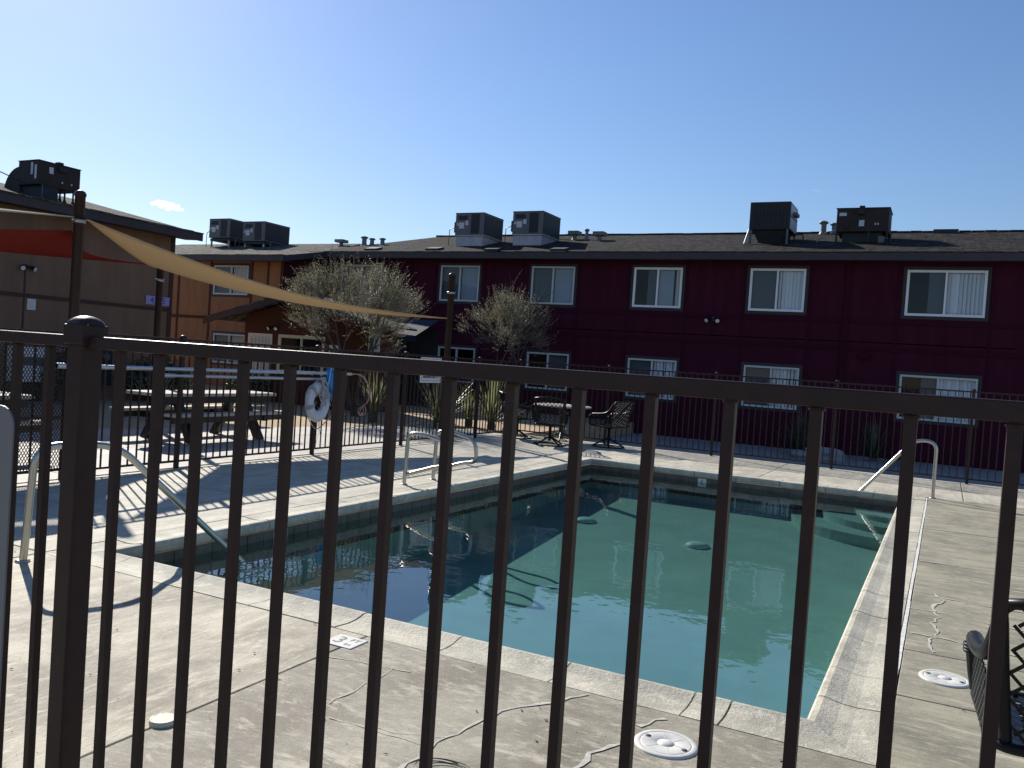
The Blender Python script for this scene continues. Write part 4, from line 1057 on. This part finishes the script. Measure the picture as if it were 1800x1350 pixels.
m.tube([(cx+.02,8.28,.60),(cx+.03,8.30,.42),(cx+.10,8.32,.28),(cx+.13,8.34,.12)], .004, 5); m.tube([(cx-.02,8.28,.55),(cx+.02,8.30,.3),(cx+.0,8.34,.1)], .003, 5)
m.build('rope', M_ROPE, lr)
MB().box(cx-.12, cx-.10, 8.265, 8.273, cz-.02, cz+.02).build('patch', M_ACGREY, lr)
def pole(label, w0, w1, z0_, z1_, r_):
    t = thing('pool_pole', label, 'pole', (w0, 8.36, z0_), 0, 'aluminium pool poles on the fence', world=True)
    u = 8.365-r_
    MB().tube([(w0,u,z0_),(w1,u,z1_)], r_, 10).build('shaft', M_ALU, t)
    MB().tube([(w0,u,z0_),(w0+.28,u,z0_+(z1_-z0_)*.06)], r_*1.35, 10).build('grip', M_WHITEPL if r_ < .018 else M_ALU, t)
    return t
pole('long aluminium pool pole, upper of two on the far left fence', 5.75, 10.22, 1.235, 1.235, .024)
pole('aluminium pool pole with a pale grip, lower of two on the far left fence', 7.02, 10.15, 1.155, 1.145, .019)
hk = thing('rescue_hook', 'shepherd crook rescue hook sticking out right of the blue net', 'hook', (10.5, 8.33, 1.2), world=True)
MB().tube([(10.2,8.33,1.235),(10.72,8.33,1.235)], .02, 10).build('socket', M_ALU, hk)
for o_ in (0,.05):
    MB().tube(fillet([(10.70,8.33+o_,1.235),(11.02,8.33+o_,1.235),(11.22+o_*1.6,8.33+o_,1.02),(11.20+o_*2,8.33+o_,.80),(10.98,8.33+o_,.66),(11.0+o_,8.33+o_,.56),(11.16,8.33+o_,.60),(11.12,8.33+o_,.72)], .16, 6), .008, 8).build('crook', M_PINKROPE, hk)
nb = thing('skimmer_net', 'bright blue net bag hanging on the far left fence beside the life ring', 'net', (10.26, 8.35, 1.3), world=True)
m = MB(); A = [(10.17,1.36),(10.36,1.37),(10.40,1.2),(10.39,.95),(10.37,.74),(10.30,.80),(10.22,.95),(10.12,1.10),(10.12,1.24)]
n_ = 7
front = [(x, 8.30-.03*math.sin(i*1.3), z) for i, (x,z) in enumerate(A)]; back = [(x, 8.365, z) for x,z in A]
m.loft(front, back, True); m.build('bag', M_BLUE, nb, bevel=.01)
MB().tube([(10.12,8.29,1.08),(10.16,8.285,1.32),(10.19,8.29,1.37)], .008, 6).build('hoop', M_ALU, nb)
MB().tube([(10.16,8.28,1.27),(10.26,8.275,1.26),(10.37,8.285,1.18)], .008, 6).build('strap', M_BLACK, nb)
# warning plate on the far part of the left fence
sg = thing('fence_sign', 'white warning plate with black lines on the far left fence', 'sign', (13.07, 8.37, 1.3), world=True)
MB().box(12.73, 13.42, 8.365, 8.372, 1.115, 1.575).build('plate', M_SIGNW, sg, bevel=.002)
m = MB()
for (x0,x1,z,h) in ((12.77,13.38,1.150,.006),(12.77,13.38,1.545,.006)): m.box(x0,x1,8.3625,8.364,z,z+h)
for x in (12.77,13.374): m.box(x,x+.006,8.3625,8.364,1.156,1.545)
m.build('border', M_INK, sg)
m = MB()
for z, h, xs in ((1.47,.045,(12.88,13.27)),(1.40,.035,(12.93,13.22)),(1.30,.045,(12.98,13.20))):
    x = xs[0]
    while x < xs[1]: w_ = rnd.uniform(.018,.03); m.box(x, x+w_, 8.3625, 8.364, z, z+h); x += w_+rnd.choice((.008,.008,.03))
m.build('print', M_REDINK, sg, kind='stuff')
m = MB(); x = 12.82
while x < 13.32: w_ = rnd.uniform(.018,.03); m.box(x, x+w_, 8.3625, 8.364, 1.20, 1.24); x += w_+rnd.choice((.008,.008,.03))
m.build('print', M_INK, sg, kind='stuff')

# ------------------------------------------------------------------ furniture
CG = 'black lattice patio chairs'
def make_chair(label):
    t = thing('patio_chair', label, 'chair', (0,0,0), 0, CG)     # faces +x
    def put(m, n, mm=M_RESIN): me = m.mesh(n, mm); fixn(me); return link(n, me, t)
    for k in range(4):
        a = R(45+90*k); c, s = math.cos(a), math.sin(a)
        put(MB().tube([(0.02*c,.02*s,.16),(.14*c,.14*s,.11),(.28*c,.28*s,.035),(.33*c,.33*s,.012)], [.02,.018,.015,.018], 8), 'foot')
    put(MB().lathe([(.30,.0),(.325,.0),(.325,.02),(.30,.02),(.30,.0)], n=28), 'base_ring')
    put(MB().lathe([(.03,.08),(.03,.36),(.11,.385),(.11,.40)], n=14), 'column')
    fr = MB(); sq = fillet([(-.27,-.27,.42),(.28,-.29,.43),(.28,.29,.43),(-.27,.27,.42),(-.27,-.27,.42)], .07, 4)
    put(fr.tube(sq, .020, 8), 'seat_frame')
    m = MB()
    for i in range(9): x = -.23+i*.058; m.bar((x,-.27,.43-.012*math.sin(i*.4)),(x,.27,.43-.012*math.sin(i*.4)),.042,.006)
    for i in range(9): y = -.24+i*.06; m.bar((-.26,y,.437-.012),(.27,y,.437),.042,.006)
    put(m, 'seat_weave')
    def back(y, tt): # tt 0..1 up the back
        return Vector((-.27-.05*tt-.10*tt*tt+.05*(y/.27)**2*.6, y, .42+.52*tt))
    bf = [back(-.23,0)]+[back(-.23-.06*k/6,k/6) for k in range(1,6)]+[back(-.285,.97)]+[back(-.2,1.0)]+[back(0,1.03)]+[back(.2,1.0)]+[back(.285,.97)]+[back(.23+.06*k/6,k/6) for k in range(5,0,-1)]+[back(.23,0)]
    put(MB().tube(bf, .021, 8), 'back_frame')
    m = MB()
    for i in range(-8,9):
        for sg_ in (1,-1):
            pts = []
            for k in range(13):
                tt = k/12; y = i*.080+sg_*(tt-.5)*.50
                if abs(y) <= .225+.055*tt: pts.append(back(y, tt))
            for a, b in zip(pts[:-1], pts[1:]): m.bar(a, b, .011, .006, (1,0,0))
    o_ = put(m, 'back_weave'); o_['kind'] = 'stuff'
    for s in (-1,1):
        y = .30*s
        arm = fillet([(.27,y,.60),(.20,y*1.03,.655),(0,y*1.04,.665),(-.20,y*1.0,.70),(-.335,y*.93,.90)], .09, 5)
        put(MB().tube(arm, [.030]*(len(arm)//2)+[.030-.010*k/(len(arm)-len(arm)//2) for k in range(len(arm)-len(arm)//2)], 12), 'armrest')
        put(MB().tube([(.27,y,.60),(.275,y*.98,.50),(.26,y*.95,.43)], [.034,.026,.022], 10), 'arm_post')
        m = MB()
        for z in (.605,.592,.58): m.tube([(.27+.036*math.cos(b), y+.036*math.sin(b), z) for b in [2*math.pi*k/10 for k in range(11)]], .007, 5)
        put(m, 'wrap')
        m = MB(); 
        top = lambda x: .655 if x > -.15 else .655+(-.15-x)*1.25
        for i in range(-7,9):
            for sg_ in (1,-1):
                a = Vector((i*.065-.16*sg_, y, .44)); b = Vector((i*.065+.16*sg_, y*1.02, .66)); P = []
                for k in range(9):
                    p = a.lerp(b, k/8)
                    if -.30 < p.x < .27: P.append(p)
                for p, q in zip(P[:-1], P[1:]): m.bar(p, q, .010, .005, (0,1,0))
        o_ = put(m, 'side_weave'); o_['kind'] = 'stuff'
    return t
ch = make_chair('black lattice patio chair by the round table, its back turned to the pool')
ch.location = (15.32, 6.92, 0); ch.rotation_euler = (0,0,math.atan2(.42,1.3))
dup(ch, (16.25,6.03,0), math.atan2(1.3,.5), 'black lattice patio chair seen from the side, right of the round table')
dup(ch, (16.05,8.02,0), math.atan2(-.8,.62), 'black lattice patio chair on the far left side of the round table')
dup(ch, (3.57,-.485,0), .04, 'black lattice patio chair close by at the right edge behind the fence bars')
tb = thing('round_table', 'round patio table with a dark pedestal among the lattice chairs', 'table', (16.55,7.22,0))
put(MB().lathe([(.001,.715),(.60,.715),(.62,.725),(.62,.742),(.60,.75),(.001,.75)], n=40), 'tabletop', M_WOODTOP, tb)
put(MB().lathe([(.05,.03),(.045,.5),(.10,.70),(.30,.714)], n=18), 'pedestal', M_BLACK, tb)
for k in range(4):
    a = R(20+90*k); put(MB().tube([(.03*math.cos(a),.03*math.sin(a),.16),(.2*math.cos(a),.2*math.sin(a),.08),(.36*math.cos(a),.36*math.sin(a),.015)], .02, 8), 'foot', M_BLACK, tb)
def picnic(label):
    t = thing('picnic_table', label, 'picnic table', (0,0,0), 0, 'picnic tables under the shade sails')   # long side along x
    def P(m, n, mm, bev=0): me = m.mesh(n, mm); fixn(me); return link(n, me, t, bevel=bev)
    for i in range(3): y = -.37+i*.25; P(MB().box(-1.25,1.25,y,y+.24,.715,.765), 'top_board', M_WOODTOP, .006)
    for y in (-.74,.48):
        P(MB().box(-1.25,1.25,y,y+.26,.43,.475), 'bench_board', M_WOODTOP, .006)
    P(MB().box(-1.2,1.2,-.30,-.26,.60,.712), 'apron', M_BLACK); P(MB().box(-1.2,1.2,.26,.30,.60,.712), 'apron', M_BLACK)
    for y in (-.64,.57): P(MB().box(-1.2,1.2,y,y+.07,.33,.427), 'bench_beam', M_BLACK)
    for x in (-.72,.72):
        for s in (-1,1):
            m = MB(); m.prism([(x-.05,.10*s,.60),(x-.05,.24*s,.60),(x-.05,.60*s,.0),(x-.05,.44*s,.0)], (.10,0,0)); P(m, 'leg', M_BLACK)
        P(MB().box(x-.045,x+.045,-.66,.66,.32,.40), 'cross_bar', M_BLACK); P(MB().box(x-.045,x+.045,-.34,.34,.62,.70), 'cross_bar', M_BLACK)
    return t
pt = picnic('pale topped picnic table on dark legs behind the life ring fence')
pt.location = (10.15, 10.85, 0)
dup(pt, (5.55, 10.6, 0), .03, 'pale topped picnic table at the left edge behind the mesh gate')

# ------------------------------------------------------------------ plants
def grow(root, dirv, length, r0, depth, segs, tips, rg, spread=.55, upb=.25):
    """tapered limb that forks; collects tubes and twig ends"""
    p = Vector(root); d = Vector(dirv).normalized(); pts = [p.copy()]; rr = [r0]; n = 6
    for i in range(n):
        d = (d + Vector((rg.uniform(-1,1), rg.uniform(-1,1), rg.uniform(-.4,1)))*.16 + Vector((0,0,upb*.12))).normalized()
        p = p + d*length/n; pts.append(p.copy()); rr.append(r0*(1-.5*(i+1)/n))
        if depth <= 1: tips.append((p.copy(), d.copy()))
    segs.append((pts, rr))
    if depth > 0:
        k = rg.choice((2,3,3)) if depth > 1 else 3
        for _ in range(k):
            nd = (d + Vector((rg.uniform(-1,1), rg.uniform(-1,1), rg.uniform(-.5,.8)))*spread*1.2).normalized()
            grow(pts[rg.choice((-1,-1,-2,-3))], nd, length*rg.uniform(.6,.85), r0*.52, depth-1, segs, tips, rg, spread, upb)
def tree(label, base, stems, crown_c, crown_r, nleaf, seed, leafmt, lsize=(.050,.0115), upness=.55):
    rg = random.Random(seed)
    t = thing('olive_tree', label, 'tree', base, 0, 'small olive trees', world=True)
    B = Vector(base); cc = Vector(crown_c); allseg = []; tips = []
    for (dx, dy, top, r_) in stems:
        segs = []; tp = []
        target = cc + Vector((dx*crown_r[0]*.55, dy*crown_r[1]*.55, top*crown_r[2]))
        d0 = target - B
        grow(B + Vector((dx*.10, dy*.10, -.05)), d0.normalized(), d0.length*.62, r_, 3, segs, tp, rg, .6, .3)
        m = MB(); pts, rr = segs[0]; m.tube(pts, rr, 9); tr = m.build('trunk', M_BARK, t)
        m = MB()
        for pts, rr in segs[1:]: m.tube(pts, rr, 5, cap=False)
        m.build('branch', M_BARK, tr)
        tips += tp
    # leafy sprays: every spray is a twig with paired narrow leaves
    m = MB(); tw = MB(); cnt = 0
    def inside(p):
        q = p-cc; return (q.x/crown_r[0])**2+(q.y/crown_r[1])**2+(q.z/crown_r[2])**2
    lumps = [cc + Vector((rg.gauss(0,.52)*crown_r[0], rg.gauss(0,.52)*crown_r[1], rg.gauss(.05,.48)*crown_r[2])) for _ in range(38)]
    while cnt < nleaf:
        if rg.random() < .45 and tips:
            o, d = rg.choice(tips); o = o + Vector((rg.gauss(0,.10), rg.gauss(0,.10), rg.gauss(0,.10)))
        else:
            l = rg.choice(lumps); o = l + Vector((rg.gauss(0,.13), rg.gauss(0,.13), rg.gauss(0,.12)))
        q = inside(o)
        if q > 1.0: continue
        out = (o-cc).normalized(); d = (out*.8 + Vector((rg.uniform(-.5,.5), rg.uniform(-.5,.5), upness+rg.uniform(-.2,.5)))).normalized()
        L_ = rg.uniform(.14,.32)*(1.7 if q > .45 and o.z > cc.z and rg.random() < .4 else 1)
        side = d.cross(Vector((rg.uniform(-1,1), rg.uniform(-1,1), rg.uniform(-1,1)))).normalized()
        tw.bar(o, o+d*L_, .0022, .0022)
        nl = rg.randint(7,12)
        for k in range(nl):
            s = -1 if k % 2 else 1; a = o + d*L_*(k+.5)/nl
            ld = (d*.8 + side*s*rg.uniform(.5,.9) + Vector((rg.uniform(-.2,.2),)*3)).normalized()
            ll = rg.uniform(.7,1.2)*lsize[0]; lw = lsize[1]*rg.uniform(.7,1.2)
            nrm = ld.cross(Vector((rg.uniform(-1,1), rg.uniform(-1,1), rg.uniform(-1,1)))).normalized()
            m.add([a, a+ld*ll*.45+nrm*lw/2, a+ld*ll, a+ld*ll*.45-nrm*lw/2], [(0,1,2,3)]); cnt += 1
    m.build('foliage', leafmt, t, recalc=False, kind='stuff'); tw.build('twigs', M_TWIG, t, kind='stuff')
    return t
tree('wide olive tree with several bare stems, left of the middle sail post', (17.0,13.0,-.02), ((-.25,.55,-.1,.06),(.2,-.05,.0,.07),(.0,-.75,-.1,.05),(.1,.9,-.2,.045)), (17.0,13.25,2.55), (1.5,1.66,1.22), 33000, 11, M_OLIVE)
tree('smaller olive tree half in shade, right of the middle sail post', (22.3,11.5,-.02), ((-.2,.5,-.1,.055),(.2,-.4,.1,.055),(.0,.0,.2,.045)), (22.2,11.65,2.48), (1.1,1.5,1.0), 18500, 23, M_OLIVE)
def yucca(label, w, u, h, n, spread, seed, trunk=.22, mt=M_YUCCA, curl=.5, lw=.035):
    zb = -.36 if w > 23 else -.02
    rg = random.Random(seed); t = thing('yucca', label, 'plant', (w,u,zb), 0, 'spiky desert plants by the fence', world=True)
    MB().lathe([(.09,-.05),(.10,.1),(.08,trunk),(.03,trunk+.05)], (w,u,zb), 10).build('stump', M_BARK, t)
    m = MB()
    for i in range(n):
        a = rg.uniform(0,2*math.pi); tilt = abs(rg.gauss(0,spread)); tilt = min(tilt, 1.5); L_ = h*rg.uniform(.65,1.05)
        d = Vector((math.cos(a)*math.sin(tilt), math.sin(a)*math.sin(tilt), math.cos(tilt))); side = d.cross(Vector((0,0,1)))
        side = side.normalized() if side.length > .01 else Vector((1,0,0)); p = Vector((w+.05*math.cos(a), u+.05*math.sin(a), zb+.02+trunk*rg.uniform(.5,1))); prev = None
        for k in range(6):
            s = k/5; wd = lw*(1-s**1.6)*rg.uniform(.9,1.1)/2+.001; q = p + d*L_*s + Vector((0,0,-curl*tilt*L_*s*s*.35))
            row = (q+side*wd, q+Vector((0,0,-wd*.5))*0, q-side*wd)
            if prev: m.add([prev[0],prev[2],row[2],row[0]], [(0,1,2,3)])
            prev = row
    m.build('foliage', mt, t, recalc=False); return t
yucca('upright green yucca at the far fence corner, left of the patio chairs', 17.35, 9.35, 1.35, 95, .62, 1, lw=.040)
yucca('broad spiky yucca behind the foot of the middle sail post', 16.3, 10.15, 1.45, 95, .85, 2, lw=.038)
yucca('slim yucca behind the rescue hook', 16.0, 11.75, 1.15, 90, .48, 3)
yucca('green yucca at the left edge behind the mesh gate', 8.2, 13.6, 1.2, 90, .55, 4)
yucca('yucca in the dirt behind the picnic table', 11.8, 14.0, .95, 80, .6, 5)
yucca('dark agave in the shade under the fourth lower window', 23.6, 3.4, 1.25, 90, .5, 6, .1, M_BUSH)
yucca('dark agave in the shade right of the grey rocks', 23.8, 1.55, 1.15, 90, .6, 7, .1, M_BUSH)
yucca('pale dry yucca leaning behind the middle sail post', 17.6, 10.1, .9, 70, .9, 8)
def rock(label, w, u, s, seed):
    rg = random.Random(seed); bm = bmesh.new(); bmesh.ops.create_icosphere(bm, subdivisions=3, radius=1)
    ph = [rg.uniform(0,6) for _ in range(6)]
    for v in bm.verts:
        c = v.co; k = 1+.18*math.sin(2.3*c.x+ph[0])+.15*math.sin(3.1*c.y+ph[1])+.1*math.sin(5*c.z+ph[2])+.06*math.sin(9*c.x+ph[3]); v.co = Vector((c.x*s*k, c.y*s*1.3*k, c.z*s*.7*k))
    me = bpy.data.meshes.new('rock'); bm.to_mesh(me); bm.free(); me.materials.append(M_ROCK)
    return tag(link('rock', me, loc=(w,u,s*.4-.36)), label, 'rock', 'grey landscape rocks')
rock('large grey rock in the shade behind the right fence', 22.6, 2.6, .30, 1)
rock('smaller grey rock just left of the large one in the shade', 22.4, 3.1, .22, 2)
def bush(label, w, u, r_, h, n, seed):
    rg = random.Random(seed); t = thing('bush', label, 'bush', (w,u,0), 0, 'dark bushes', world=True); m = MB()
    for i in range(n):
        a, b = rg.uniform(0,2*math.pi), math.acos(rg.uniform(-.2,1)); k = rg.uniform(.55,1.0)*(1+.2*math.sin(3*a+seed))
        p = Vector((w+r_*k*math.cos(a)*math.sin(b), u+r_*k*math.sin(a)*math.sin(b), h*.35+h*.62*k*math.cos(b)))
        d = Vector((rg.uniform(-1,1), rg.uniform(-1,1), rg.uniform(-1,1))).normalized(); e = d.cross(Vector((rg.uniform(-1,1), rg.uniform(-1,1), rg.uniform(-1,1)))).normalized(); s = rg.uniform(.03,.06)
        m.add([p-d*s, p+e*s*.5, p+d*s, p-e*s*.5], [(0,1,2,3)])
    m.build('foliage', M_BUSH, t, recalc=False, kind='stuff'); MB().tube([(w,u,-.05),(w,u,h*.6)], [.03,.015], 6).build('stem', M_BARK, t)
bush('dark green bush against the brown wall under the upper pole', 12.6, 17.9, .55, 1.25, 4000, 1)
bush('dark green bush against the brown wall behind the picnic table', 14.9, 17.6, .8, 1.1, 5000, 2)
bush('low dark bush beside the office window', 17.9, 17.6, .6, .8, 3500, 3)
mb = thing('meter_bank', 'dark utility meter box on the brown wall between the bushes', 'meter box', (13.7, U_L, .9), world=True)
MB().box(13.35, 14.15, U_L-.22, U_L-.002, .35, 1.35).build('case', M_ACDARK, mb, bevel=.01)
for w_ in (13.58,13.92): MB().tube([(w_,U_L-.22,1.05),(w_,U_L-.31,1.05)], .08, 14).build('meter', M_ACGREY, mb); 

# ------------------------------------------------------------------ clouds and far wires
def cloud(label, c, s, seed, dens):
    rg = random.Random(seed); bm = bmesh.new()
    for i in range(16):
        k = i/15; m4 = Matrix.Translation(Vector((k*2-1, rg.uniform(-.2,.2), rg.uniform(-.12,.16)-.25*k*k))) @ Matrix.Scale(rg.uniform(.14,.30)*(1.15-abs(k-.4)), 4)
        bmesh.ops.create_icosphere(bm, subdivisions=3, radius=1, matrix=m4)
    for v in bm.verts: v.co += Vector((rg.uniform(-1,1), rg.uniform(-1,1), rg.uniform(-1,1)))*.012
    me = bpy.data.meshes.new('cloud'); bm.to_mesh(me); bm.free()
    m = bpy.data.materials.new('cloud_vapour'); m.use_nodes = True; N = m.node_tree.nodes; L = m.node_tree.links; N.remove(N['Principled BSDF'])
    v = N.new('ShaderNodeVolumePrincipled'); v.inputs['Color'].default_value = (1,1,1,1); v.inputs['Density'].default_value = dens; v.inputs['Anisotropy'].default_value = .5
    L.new(v.outputs[0], N['Material Output'].inputs['Volume']); me.materials.append(m)
    o = link('cloud', me, loc=c); o.scale = s; o.rotation_euler = (0, 0, R(27.1-90)); return tag(o, label, 'cloud', 'small clouds')
cloud('small bright cloud low in the sky above the brown eave', (632.6, 748.3, 142.8), (16,14,14), 3, .16)
cloud('tiny faint cloud wisp above the coil fronted unit', (947.6, 136.3, 204.9), (6,5,4), 5, .03)


# ------------------------------------------------------------------ litter: dry leaf bits and grit blown over the deck
m = MB(); rl = random.Random(99)
for i in range(900):
    if rl.random() < .6: x, y = rl.uniform(1.3, 3.88), rl.uniform(-1.5, 6)
    else:
        x, y = rl.choice(((rl.uniform(3.9,14), rl.uniform(-2.5,.1)), (rl.uniform(4,16), rl.uniform(5.75,8.3))))
    a = rl.uniform(0, 6.28); l = rl.choice((.003,.004,.004,.006,.012)); w_ = l*rl.uniform(.25,.6); c_, s_ = math.cos(a), math.sin(a); z = .004
    m.add([(x-c_*l,y-s_*l,z),(x+s_*w_,y-c_*w_,z+.002),(x+c_*l,y+s_*l,z+.001),(x-s_*w_,y+c_*w_,z)], [(0,1,2,3)])
m.build('leaf_litter', mat('dry_leaf', (.09,.065,.04), .9), kind='stuff', recalc=False)
